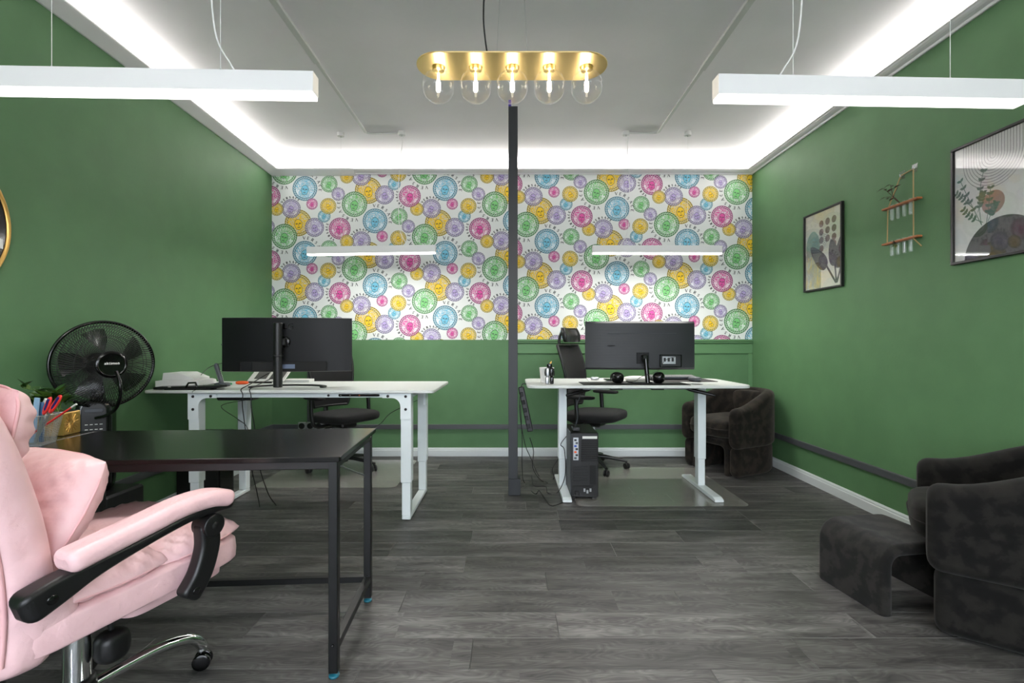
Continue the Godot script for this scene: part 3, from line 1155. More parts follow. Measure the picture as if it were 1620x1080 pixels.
func desk_left():
	var H := 0.846
	var x0 = -2.362
	var x1 = -0.50
	var d0 = 3.07
	var d1 = 3.80
	var zc = (d0 + d1) * 0.5
	var xc = (x0 + x1) * 0.5
	var o = thing("standing_desk", "long white standing desk on square loop legs with the white printer on it", "desk", V(xc, 0, zc))
	var st = mb()
	slab(st, flat(H - 0.010), rrect(x1 - x0, d1 - d0, 0.03, 5), 0.020, 0.004)
	part("tabletop", st, M.desk_white, o)
	st = mb()
	lathe(st, Vector3(0.88, H - 0.026, 0.25), [[0.0, 0.0], [0.012, 0.0], [0.012, 0.007], [0, 0.007]], 12)
	part("bumper", st, M.black_plastic, o)
	var xr = -0.685 - xc
	var xl = -2.055 - xc
	for x in [xl, xr]:
		var dx = 0.0
		for zz in [0.300, -0.255]:
			st = mb()
			box(st, Vector3(x, 0.148, zz), Vector3(0.056, 0.236, 0.056), 0.003)
			part("lower_leg", st, M.steel_white, o)
			st = mb()
			box(st, Vector3(x, 0.533, zz), Vector3(0.068, 0.574, 0.068), 0.003)
			part("upper_leg", st, M.steel_white, o)
		st = mb()
		box(st, Vector3(x, 0.018, 0.022), Vector3(0.056, 0.024, 0.61), 0.003)
		var sk = part("foot_bar", st, M.steel_white, o)
		for zz in [0.300, -0.255]:
			st = mb()
			lathe(st, Vector3(x, 0, zz), [[0.0, 0.0], [0.017, 0.0], [0.017, 0.006], [0.0, 0.006]], 14)
			part("glide", st, M.black_plastic, sk)
		st = mb()
		box(st, Vector3(x, H - 0.040, 0.022), Vector3(0.050, 0.036, 0.55), 0.003)
		part("side_rail", st, M.steel_white, o)
	# front and rear rail with curved corner plates
	for zz in [0.332, -0.285]:
		st = mb()
		box(st, Vector3((xl + xr) * 0.5, H - 0.035, zz - 0.012 * signf(zz)), Vector3(xr - xl, 0.030, 0.024), 0.002)
		part("long_rail", st, M.steel_white, o)
	for s in [-1, 1]:
		var x = xl if s < 0 else xr
		var pg = [Vector2(0.034 * s, 0.0), Vector2(0.034 * s, -0.17), Vector2(-0.034 * s, -0.17)]
		for k in 7:
			var a = PI / 2 * k / 6.0
			pg.append(Vector2(-0.034 * s - 0.055 * s * (1.0 - cos(a)), -0.087 + 0.055 * sin(a)))
		pg.append(Vector2(-0.15 * s, -0.032))
		pg.append(Vector2(-0.15 * s, 0.0))
		st = mb()
		slab(st, Vector3(x, H - 0.020, 0.338), pg, 0.006, 0.0)
		var g = part("corner_plate", st, M.steel_white, o)
		for q in [Vector2(0.0, -0.022), Vector2(-0.115 * s, -0.020), Vector2(0.0, -0.105)]:
			screw(Vector3(x + q.x, H - 0.020 + q.y, 0.341), Vector3(0, 0, 1), 0.009, M.dark_steel, g)
	for x in [-1.185, -1.11]:
		screw(Vector3(x - xc, H - 0.036, 0.333), Vector3(0, 0, 1), 0.008, M.dark_steel, o)
	# hand control
	st = mb()
	box(st, Vector3(-1.035 + 0.05 - xc, H - 0.034, 0.342), Vector3(0.262, 0.014, 0.016), 0.003)
	var ctl = part("control_strip", st, M.black_gloss, o)
	for k in 3:
		st = mb()
		box(st, Vector3(-1.10 + k * 0.06 - xc, H - 0.034, 0.3505), Vector3(0.008, 0.004, 0.001))
		part("button", st, M.silver if k < 2 else M.orange, ctl)
	st = mb()
	box(st, Vector3(-1.82 - xc, H - 0.050, 0.24), Vector3(0.24, 0.05, 0.10), 0.010)
	part("control_box", st, M.black_plastic, o)
	st = mb()
	box(st, Vector3(xr + 0.058, H - 0.085, -0.02), Vector3(0.022, 0.11, 0.03), 0.003)
	part("bracket", st, M.steel_white, o)

func black_table(at, turn, L, W, label, right_frame):
	var H := 0.764
	var o = thing("black_table", label, "table", at, turn, "black tables pushed together")
	var st = mb()
	slab(st, flat(H - 0.009), rrect(L, W, 0.012, 3), 0.018, 0.002)
	part("tabletop", st, M.table_black, o)
	st = mb()
	box(st, Vector3(0, H - 0.032, W * 0.5 - 0.03), Vector3(L - 0.08, 0.028, 0.028), 0.002)
	part("front_rail", st, M.table_edge, o)
	st = mb()
	box(st, Vector3(0, H - 0.032, -W * 0.5 + 0.03), Vector3(L - 0.08, 0.028, 0.028), 0.002)
	part("rear_rail", st, M.dark_steel, o)
	for sx in [-1, 1]:
		var x = sx * (L * 0.5 - 0.030)
		st = mb()
		box(st, Vector3(x, H - 0.032, 0), Vector3(0.030, 0.028, W - 0.06), 0.002)
		part("side_rail", st, M.dark_steel, o)
		for sz in [-1, 1]:
			st = mb()
			box(st, Vector3(x, (H - 0.018 + 0.018) * 0.5, sz * (W * 0.5 - 0.032)), Vector3(0.031, H - 0.036, 0.031), 0.002)
			var lg = part("leg", st, M.dark_steel, o)
			st = mb()
			lathe(st, Vector3(x, 0, sz * (W * 0.5 - 0.032)), [[0.0, 0.0], [0.017, 0.0], [0.0185, 0.004], [0.017, 0.009], [0.006, 0.010], [0.006, 0.020]], 16)
			part("glide", st, M.teal, lg, "teal plastic foot glide")
			screw(Vector3(x, 0.115, sz * (W * 0.5 - 0.032) + 0.016), Vector3(0, 0, 1), 0.005, M.black_gloss, lg)
		st = mb()
		box(st, Vector3(x, 0.100, 0), Vector3(0.028, 0.028, W - 0.09), 0.002)
		part("stretcher", st, M.dark_steel, o)
		st = mb()
		tube(st, [Vector3(x - sx * 0.012, H - 0.05, W * 0.5 - 0.10), Vector3(x - sx * 0.012, H - 0.20, -W * 0.5 + 0.05)], 0.003, 6)
		part("brace", st, M.silver, o)
	st = mb()
	box(st, Vector3(0, 0.100, -W * 0.5 + 0.032), Vector3(L - 0.09, 0.026, 0.026), 0.002)
	part("stretcher", st, M.dark_steel, o)
	if right_frame:
		st = mb()
		box(st, Vector3(L * 0.5 - 0.016, H - 0.026, -W * 0.5 + 0.045), Vector3(0.004, 0.016, 0.010))
		part("sticker", st, M.paper, o)

func tower(at, turn, label, size, rear_io):
	var o = thing("computer_tower", label, "computer", at, turn)
	var w = size.x
	var h = size.y
	var dp = size.z
	var st = mb()
	box(st, Vector3(0, h * 0.5 + 0.012, 0), Vector3(w - 0.006, h - 0.012, dp), 0.003)
	part("case", st, M.black_plastic, o)
	for s in [-1, 1]:
		st = mb()
		box(st, Vector3(s * (w * 0.5 - 0.002), h * 0.5 + 0.012, 0.002), Vector3(0.004, h - 0.016, dp - 0.002), 0.001)
		part("side_panel", st, M.grey_plastic if s < 0 and rear_io else M.black_plastic, o)
		for q in [-1, 1]:
			st = mb()
			box(st, Vector3(s * (w * 0.5 - 0.025), 0.006, q * (dp * 0.5 - 0.04)), Vector3(0.03, 0.012, 0.04), 0.002)
			part("foot", st, M.black_plastic, o)
	var z = dp * 0.5
	if not rear_io:
		st = mb()
		box(st, Vector3(0, h * 0.52, z + 0.004), Vector3(w * 0.8, h * 0.8, 0.008), 0.003)
		part("front_panel", st, M.black_gloss, o)
		return
	# connector plate
	st = mb()
	box(st, Vector3(-0.062, h - 0.11, z + 0.001), Vector3(0.038, 0.165, 0.003), 0.0)
	var io = part("connector_plate", st, M.silver, o)
	var cols = [M.black_plastic, M.grey_plastic, M.blue, M.black_plastic, M.orange, M.black_plastic, M.grey_plastic]
	for k in 7:
		st = mb()
		box(st, Vector3(-0.062 + (0.006 if k % 2 else -0.004), h - 0.045 - k * 0.022, z + 0.004), Vector3(0.018, 0.013, 0.006), 0.001)
		part("port", st, cols[k], io)
	# fan grille
	st = mb()
	box(st, Vector3(0.036, h - 0.125, z + 0.001), Vector3(0.118, 0.155, 0.004), 0.0)
	var fg = part("fan_grille", st, M.black_matte, o)
	for k in 9:
		st = mb()
		box(st, Vector3(0.036, h - 0.060 - k * 0.016, z + 0.004), Vector3(0.112, 0.004, 0.003), 0.0)
		part("bar", st, M.dark_steel, fg)
	st = mb()
	box(st, Vector3(0.040, h - 0.026, z + 0.002), Vector3(0.108, 0.018, 0.002), 0.0)
	part("label_sticker", st, M.paper, o)
	# expansion slots
	for k in 6:
		st = mb()
		box(st, Vector3(-0.030, h - 0.245 - k * 0.020, z + 0.002), Vector3(0.11, 0.013, 0.004), 0.001)
		part("slot_cover", st, M.dark_steel, o)
	st = mb()
	box(st, Vector3(0.062, h - 0.30, z + 0.0015), Vector3(0.045, 0.14, 0.003), 0.0)
	part("vent", st, M.black_matte, o)
	# power supply
	st = mb()
	box(st, Vector3(-0.008, 0.062, z + 0.003), Vector3(0.150, 0.082, 0.006), 0.002)
	var psu = part("power_supply", st, M.dark_steel, o)
	for k in 3:
		st = mb()
		box(st, Vector3(0.0 + k * 0.022, 0.072 - (k % 2) * 0.012, z + 0.007), Vector3(0.014, 0.024, 0.004), 0.001)
		part("plug", st, M.silver, psu)
	st = mb()
	box(st, Vector3(-0.055, 0.05, z + 0.012), Vector3(0.03, 0.03, 0.02), 0.004)
	part("plug", st, M.black_plastic, psu)

func monitor_lg():
	var at = V(-1.588, 0.846, 3.262)
	var o = thing("monitor", "wide black monitor with LG on its back and a round pole stand", "monitor", at)
	var turn = Basis(Vector3.UP, deg_to_rad(4.0))
	var st = mb()
	# shell, slightly curved round the user: seen from behind
	var W := 0.885
	var H := 0.378
	var yc = EYE - (545.0 - CY) * 3.33 / F - 0.846
	var xo = (452.0 - CX) * 3.35 / F + 1.588
	var ctr = Vector3(xo, yc, -0.085)
	var sec = []
	for k in 2:
		var rows = []
		for i in 25:
			var u = (i / 24.0 - 0.5) * W
			var bow = -u * u / (2.0 * 2.0)            # ends bend away from the camera, towards the user
			var row := PackedVector3Array()
			var fat = 0.016 + 0.016 * (1.0 - pow(absf(u) / (W * 0.5), 4.0))
			for p in [[-0.5, 0.0], [0.5, 0.0], [0.5, 0.0], [0.49, fat], [0.49, fat], [-0.49, fat], [-0.49, fat], [-0.5, 0.0]]:
				row.append(ctr + turn * Vector3(u, p[0] * H, bow + p[1]))
			rows.append(row)
		if k == 0:
			grid(st, rows)
	var sh = part("shell", st, M.monitor_back, o)
	st = mb()
	var fr = []
	for i in 25:
		var u = (i / 24.0 - 0.5) * (W - 0.012)
		var row := PackedVector3Array()
		for s in [-0.485, 0.485]:
			row.append(ctr + turn * Vector3(u, s * H, -u * u / 4.0 - 0.002))
		fr.append(row)
	sheet(st, fr, Vector3(0, 0, -1))
	part("screen", st, M.screen_off, o)
	# lower connector bay: a raised lip frame
	st = mb()
	var bt = Transform3D(turn, ctr)
	box(st, bt * Transform3D(Basis(), Vector3(0.0, -0.150, 0.033)), Vector3(0.58, 0.066, 0.008), 0.003)
	var bay = part("connector_bay", st, M.black_matte, o)
	st = mb()
	box(st, bt * Transform3D(Basis(), Vector3(0.035, -0.150, 0.0385)), Vector3(0.085, 0.030, 0.003), 0.0005)
	part("sticker", st, M.label_blue, bay, "pale blue label")
	st = mb()
	box(st, bt * Transform3D(Basis(), Vector3(-0.245, -0.150, 0.036)), Vector3(0.075, 0.060, 0.006), 0.002)
	part("cover", st, M.monitor_back, bay)
	st = mb()
	lathe(st, bt * Transform3D(Basis(Vector3.RIGHT, PI / 2), Vector3(0.006, 0.018, 0.031)), [[0.0, 0.012], [0.034, 0.012], [0.034, 0.0], [0.040, 0.0], [0.042, 0.010], [0.040, 0.016], [0.030, 0.020], [0.0, 0.020]], 30)
	part("pivot_ring", st, M.black_gloss, o)
	st = mb()
	box(st, bt * Transform3D(Basis(), Vector3(-0.415, -0.0, 0.024)), Vector3(0.008, 0.008, 0.006), 0.002)
	part("joystick", st, M.grey_plastic, o)
	var t = text("LG", 0.060, 0.002)
	var tm = part("lettering", t, M.letter_black, o)
	tm.position = bt * Vector3(0.030, 0.127, 0.034)
	tm.rotation.y = deg_to_rad(4.0)
	# stand
	st = mb()
	lathe(st, Vector3(0, 0.004, 0.004), [[0.0, 0.0], [0.029, 0.0], [0.029, 0.432], [0.029, 0.432], [0.027, 0.436], [0.0, 0.436]], 28)
	part("pole", st, M.black_plastic, o)
	st = mb()
	lathe(st, Vector3(0, 0.208, 0.004), [[0.029, 0.0], [0.033, 0.002], [0.033, 0.012], [0.029, 0.014]], 28)
	part("cable_clip", st, M.black_plastic, o)
	st = mb()
	box(st, Vector3(0.02, yc + 0.018, -0.028), Vector3(0.05, 0.05, 0.05), 0.006)
	part("neck", st, M.black_plastic, o)
	st = mb()
	var pts = []
	for k in 15:
		var a = PI * 1.12 * k / 14.0 - 0.06 * PI
		pts.append(Vector3(0.065 - cos(a) * 0.245, 0.006, 0.0 - sin(a) * 0.14))
	tube(st, pts, 0.016, 10, 0.40)
	part("stand_base", st, M.black_plastic, o)
	return o

func monitor_right():
	var d = 3.63
	var at = V((1020.8 - CX) * 3.60 / F, 0.847, 3.60)
	var o = thing("monitor", "wide grey monitor with a grooved back on a thin stand", "monitor", at)
	var xo = (1016.0 - CX) * d / F - at.x
	var yc = EYE - (547.0 - CY) * d / F - 0.844
	var st = mb()
	var W := 0.840
	var H := 0.369
	var rows = []
	for i in 21:
		var u = (i / 20.0 - 0.5) * W
		var row := PackedVector3Array()
		var bow = -u * u / 4.0
		var fat = 0.014 + 0.018 * (1.0 - pow(absf(u) / (W * 0.5), 6.0))
		for p in [[-0.5, 0.0], [0.5, 0.0], [0.5, 0.0], [0.5, 0.008], [0.5, 0.008], [0.46, fat], [0.46, fat], [-0.46, fat], [-0.46, fat], [-0.5, 0.008], [-0.5, 0.008], [-0.5, 0.0]]:
			row.append(Vector3(xo + u, yc + p[0] * H, -0.065 + bow + p[1]))
		rows.append(row)
	grid(st, rows)
	part("shell", st, M.mon_grooved, o)
	st = mb()
	var fr = []
	for i in 21:
		var u = (i / 20.0 - 0.5) * (W - 0.012)
		var row := PackedVector3Array()
		for s in [-0.485, 0.485]:
			row.append(Vector3(xo + u, yc + s * H, -0.067 - u * u / 4.0))
		fr.append(row)
	sheet(st, fr, Vector3(0, 0, -1))
	part("screen", st, M.screen_off, o)
	st = mb()
	box(st, Vector3(xo, yc + 0.092, -0.0325), Vector3(0.52, 0.004, 0.003), 0.001)
	part("groove_strip", st, M.grey_plastic, o)
	st = mb()
	box(st, Vector3(xo - 0.235, yc - 0.0, -0.0325), Vector3(0.058, 0.005, 0.003), 0.0005)
	part("name_plate", st, M.black_matte, o)
	# connector recess: dark frame round a silver plate
	var rx = xo + 0.215
	var ry = yc - 0.115
	for q in [[0, 0.044, 0.166, 0.006], [0, -0.044, 0.166, 0.006], [-0.080, 0, 0.006, 0.088], [0.080, 0, 0.006, 0.088]]:
		st = mb()
		box(st, Vector3(rx + q[0], ry + q[1], -0.030), Vector3(q[2], q[3], 0.010), 0.001)
		part("recess_rim", st, M.black_gloss, o)
	st = mb()
	box(st, Vector3(rx - 0.012, ry + 0.004, -0.0325), Vector3(0.10, 0.058, 0.004), 0.001)
	var pl = part("connector_plate", st, M.silver, o)
	for k in 3:
		st = mb()
		box(st, Vector3(rx - 0.045 + k * 0.03, ry + 0.008, -0.029), Vector3(0.016, 0.028, 0.006), 0.001)
		part("port", st, M.black_plastic, pl)
	st = mb()
	box(st, Vector3(xo + 0.005, yc - 0.095, -0.031), Vector3(0.095, 0.085, 0.006), 0.002)
	part("mount_plate", st, M.monitor_back, o)
	st = mb()
	tube(st, [Vector3(0.014, 0.004, 0.018), Vector3(0.002, yc - 0.10, 0.002)], [0.0165, 0.018], 16)
	part("neck", st, M.black_gloss, o)
	st = mb()
	box(st, Vector3(0.0, yc - 0.095, -0.012), Vector3(0.05, 0.055, 0.035), 0.008)
	part("hinge", st, M.black_gloss, o)
	st = mb()
	slab(st, Transform3D(Basis(Vector3.RIGHT, PI / 2), Vector3(-0.03, 0.006, -0.07)), rrect(0.165, 0.19, 0.03, 5), 0.008, 0.002)
	part("stand_base", st, M.black_plastic, o)

# ------------------------------------------------------------ tub armchairs and their stools
func tub_path(hw, zf, zb, n):
	var pts = []
	for k in 7:
		pts.append(Vector3(-hw, 0, lerpf(zf, zb, k / 7.0)))
	for k in n + 1:
		var a = PI - PI * k / n
		pts.append(Vector3(cos(a) * hw, 0, zb + sin(a) * hw))
	for k in range(6, -1, -1):
		pts.append(Vector3(hw, 0, lerpf(zf, zb, k / 7.0)))
	return pts
func tub_sections(path, thick, y0, front, back, zf, zb):
	var out = []
	for p in path:
		var t = smoothstep(0.0, 1.0, clampf((p.z - zf) / (zb + 0.16 - zf), 0.0, 1.0))
		var top = lerpf(front, back, t)
		var s = []
		for q in rrect(thick, top - y0, minf(thick * 0.46, 0.05), 6):
			s.append(q + Vector2(0, (top + y0) * 0.5))
		out.append(s)
	return out
func armchair(at, turn, label, m):
	var o = thing("tub_armchair", label, "armchair", at, turn, "dark velvet tub armchairs")
	var st = mb()
	var path = tub_path(0.264, -0.315, 0.0, 22)
	sweep(st, path, [], Vector3.UP, 0.05, tub_sections(path, 0.105, 0.245, 0.592, 0.728, -0.315, 0.0))
	part("wraparound_back", st, m, o)
	st = mb()
	var p2 = tub_path(0.252, -0.300, 0.0, 22)
	sweep(st, p2, [], Vector3.UP, 0.04, tub_sections(p2, 0.095, 0.002, 0.262, 0.262, -0.3, 0.0))
	part("base", st, m, o)
	st = mb()
	blob(st, Vector3(0, 0.400, -0.095), Vector3(0.228, 0.088, 0.315), 0.42, 0.45, 16, 36)
	var cu = part("seat_cushion", st, m, o)
	st = mb()
	var ring = []
	for k in 48:
		var a = TAU * k / 48
		var row := PackedVector3Array()
		var c = Vector3(0.229 * sgnpow(cos(a), 0.45), 0.400, -0.095 + 0.316 * sgnpow(sin(a), 0.45))
		for j in 6:
			var b = TAU * j / 6
			row.append(c + Vector3(cos(a) * cos(b), sin(b), sin(a) * cos(b)) * 0.004)
		ring.append(row)
	grid(st, ring, true, true)
	part("piping", st, m, cu)
	st = mb()
	box(st, Vector3(0, 0.312, -0.02), Vector3(0.42, 0.022, 0.40), 0.006)
	part("seat_support", st, m, o)
	st = mb()
	blob(st, Transform3D(Basis(Vector3.RIGHT, -0.12), Vector3(0, 0.545, 0.195)), Vector3(0.19, 0.16, 0.05), 0.5, 0.6, 12, 24)
	part("back_cushion", st, m, o)
	return o
func stool(at, turn, label, m, w = 0.42, dp = 0.36):
	var o = thing("arch_stool", label, "stool", at, turn, "dark velvet arch stools")
	var st = mb()
	var path = []
	var hw = w * 0.5 - 0.026
	var h := 0.272
	var r := 0.07
	path.append(Vector3(-hw, 0.008, 0))
	path.append(Vector3(-hw, 0.10, 0))
	for k in 8:
		var a = PI - PI / 2 * k / 7.0
		path.append(Vector3(-hw + r + cos(a) * r, h - r + sin(a) * r, 0))
	path.append(Vector3(0, h, 0))
	for k in 8:
		var a = PI / 2 - PI / 2 * k / 7.0
		path.append(Vector3(hw - r + cos(a) * r, h - r + sin(a) * r, 0))
	path.append(Vector3(hw, 0.10, 0))
	path.append(Vector3(hw, 0.008, 0))
	sweep(st, path, rrect(0.052, dp, 0.022, 5), Vector3.BACK, 0.008)
	part("arch", st, m, o)
	st = mb()
	for s in [-1, 1]:
		pass
	for s in [-1, 1]:
		st = mb()
		box(st, Vector3(s * hw, 0.004, 0), Vector3(0.03, 0.008, dp - 0.06), 0.001)
		part("foot_strip", st, M.black_plastic, o)
	return o

# ------------------------------------------------------------ swivel chairs
func caster(st_parent, at, turn, parent, m_wheel, m_fork, r = 0.027):
	var o = Node3D.new()
	o.name = "caster"
	parent.add_child(o, true)
	o.position = at
	o.rotation.y = turn
	for s in [-1, 1]:
		var st = mb()
		lathe(st, Transform3D(Basis(Vector3.FORWARD, PI / 2), Vector3(s * 0.014, r, 0)), [[0.0, -0.009], [r * 0.6, -0.009], [r * 0.92, -0.007], [r, -0.004], [r, 0.004], [r * 0.92, 0.007], [r * 0.6, 0.009], [0.0, 0.009]], 20)
		part("wheel", st, m_wheel, o)
	var st = mb()
	tube(st, [Vector3(0, r, -0.006), Vector3(0, r * 1.7, -0.004), Vector3(0, r * 2.3, 0.0)], [0.010, 0.012, 0.008], 10)
	part("fork", st, m_fork, o)
func office_chair(at, turn, label, head):
	var o = thing("office_chair", label, "office chair", at, turn, "black mesh office chairs")
	var st = mb()
	lathe(st, Vector3(0, 0.075, 0), [[0.0, 0.0], [0.035, 0.0], [0.038, 0.01], [0.034, 0.05], [0.03, 0.055], [0.0, 0.055]], 20)
	part("hub", st, M.black_plastic, o)
	for k in 5:
		var a = TAU * k / 5 + 0.5
		var d = Vector3(cos(a), 0, sin(a))
		st = mb()
		tube(st, [d * 0.02 + Vector3.UP * 0.112, d * 0.10 + Vector3.UP * 0.108, d * 0.22 + Vector3.UP * 0.085, d * 0.30 + Vector3.UP * 0.068], [0.026, 0.024, 0.019, 0.014], 12, 0.75)
		part("leg", st, M.black_plastic, o)
		caster(null, d * 0.295, -a + 0.7, o, M.black_plastic, M.black_plastic)
	st = mb()
	lathe(st, Vector3(0, 0.12, 0), [[0.025, 0.0], [0.025, 0.14], [0.025, 0.14], [0.014, 0.14], [0.014, 0.30], [0.0, 0.30]], 18)
	part("gas_lift", st, M.silver, o)
	st = mb()
	box(st, Vector3(0, 0.415, 0.02), Vector3(0.16, 0.05, 0.22), 0.012)
	tube(st, [Vector3(0.05, 0.41, -0.02), Vector3(0.20, 0.40, -0.02), Vector3(0.27, 0.395, -0.02)], [0.006, 0.006, 0.009], 8)
	part("mechanism", st, M.black_plastic, o)
	st = mb()
	blob(st, Transform3D(Basis(Vector3.RIGHT, 0.03), Vector3(0, 0.488, -0.02)), Vector3(0.255, 0.052, 0.255), 0.55, 0.5, 14, 36)
	part("seat", st, M.cloth_black, o)
	# back: a bowed net in a frame
	st = mb()
	var rows = []
	var fl = []
	var fr = []
	for i in 15:
		var t = i / 14.0
		var y = 0.565 + 0.56 * t
		var hw = lerpf(0.175, 0.235, sin(minf(t, 0.85) / 0.85 * PI / 2)) * (1.0 - 0.06 * smoothstep(0.85, 1.0, t))
		var z = 0.215 - 0.035 * sin(t * PI) + 0.05 * t * t + 0.02 * t
		var row := PackedVector3Array()
		for j in 11:
			var u = (j / 10.0 - 0.5) * 2.0
			row.append(Vector3(u * hw, y, z - 0.045 * u * u + 0.02))
		for j in range(10, -1, -1):
			var u = (j / 10.0 - 0.5) * 2.0
			row.append(Vector3(u * hw, y, z - 0.045 * u * u + 0.028))
		rows.append(row)
		fl.append(Vector3(-hw, y, z - 0.045 + 0.024))
		fr.append(Vector3(hw, y, z - 0.045 + 0.024))
	grid(st, rows)
	part("back_net", st, M.cloth_black, o)
	st = mb()
	tube(st, fl, 0.012, 8)
	tube(st, fr, 0.012, 8)
	for e in [0, 14]:
		var pts = []
		for j in 11:
			pts.append((rows[e][j] + rows[e][21 - j]) * 0.5)
		tube(st, pts, 0.012, 8)
	part("back_frame", st, M.black_plastic, o)
	st = mb()
	tube(st, spline([Vector3(0, 0.40, 0.08), Vector3(0, 0.41, 0.22), Vector3(0, 0.52, 0.285), Vector3(0, 0.80, 0.275), Vector3(0, 1.06, 0.31)], 5), [0.026, 0.026, 0.026, 0.026, 0.026, 0.025, 0.025, 0.025, 0.024, 0.024, 0.024, 0.022, 0.022, 0.02, 0.02, 0.02, 0.018, 0.018, 0.016, 0.016, 0.014], 10, 0.7)
	part("spine", st, M.black_plastic, o)
	if head:
		st = mb()
		tube(st, spline([Vector3(0, 1.06, 0.325), Vector3(0, 1.15, 0.355), Vector3(0, 1.24, 0.335), Vector3(0, 1.25, 0.29)], 5), 0.013, 10)
		part("headrest_arm", st, M.black_plastic, o)
		st = mb()
		var hr = []
		for i in 9:
			var t = i / 8.0
			var row := PackedVector3Array()
			var hw = 0.155 - 0.02 * pow(absf(t - 0.5) * 2.0, 3.0)
			for j in 13:
				var u = (j / 12.0 - 0.5) * 2.0
				row.append(Vector3(u * hw, 1.155 + 0.135 * t, 0.250 + 0.03 * t - 0.05 * u * u - 0.012 * (1.0 - absf(t - 0.5) * 2.0)))
			for j in range(12, -1, -1):
				var u = (j / 12.0 - 0.5) * 2.0
				row.append(Vector3(u * hw, 1.155 + 0.135 * t, 0.285 + 0.03 * t - 0.05 * u * u))
			hr.append(row)
		grid(st, hr)
		part("headrest", st, M.black_plastic, o)
	for s in [-1, 1]:
		st = mb()
		tube(st, spline([Vector3(s * 0.12, 0.415, 0.03), Vector3(s * 0.26, 0.425, 0.03), Vector3(s * 0.295, 0.50, 0.035), Vector3(s * 0.295, 0.66, 0.045)], 5), 0.02, 10, 0.8)
		var ap = part("arm_post", st, M.black_plastic, o)
		st = mb()
		blob(st, Vector3(s * 0.295, 0.675, 0.0), Vector3(0.045, 0.016, 0.125), 0.5, 0.5, 10, 24)
		part("arm_pad", st, M.black_matte, o)
	return o

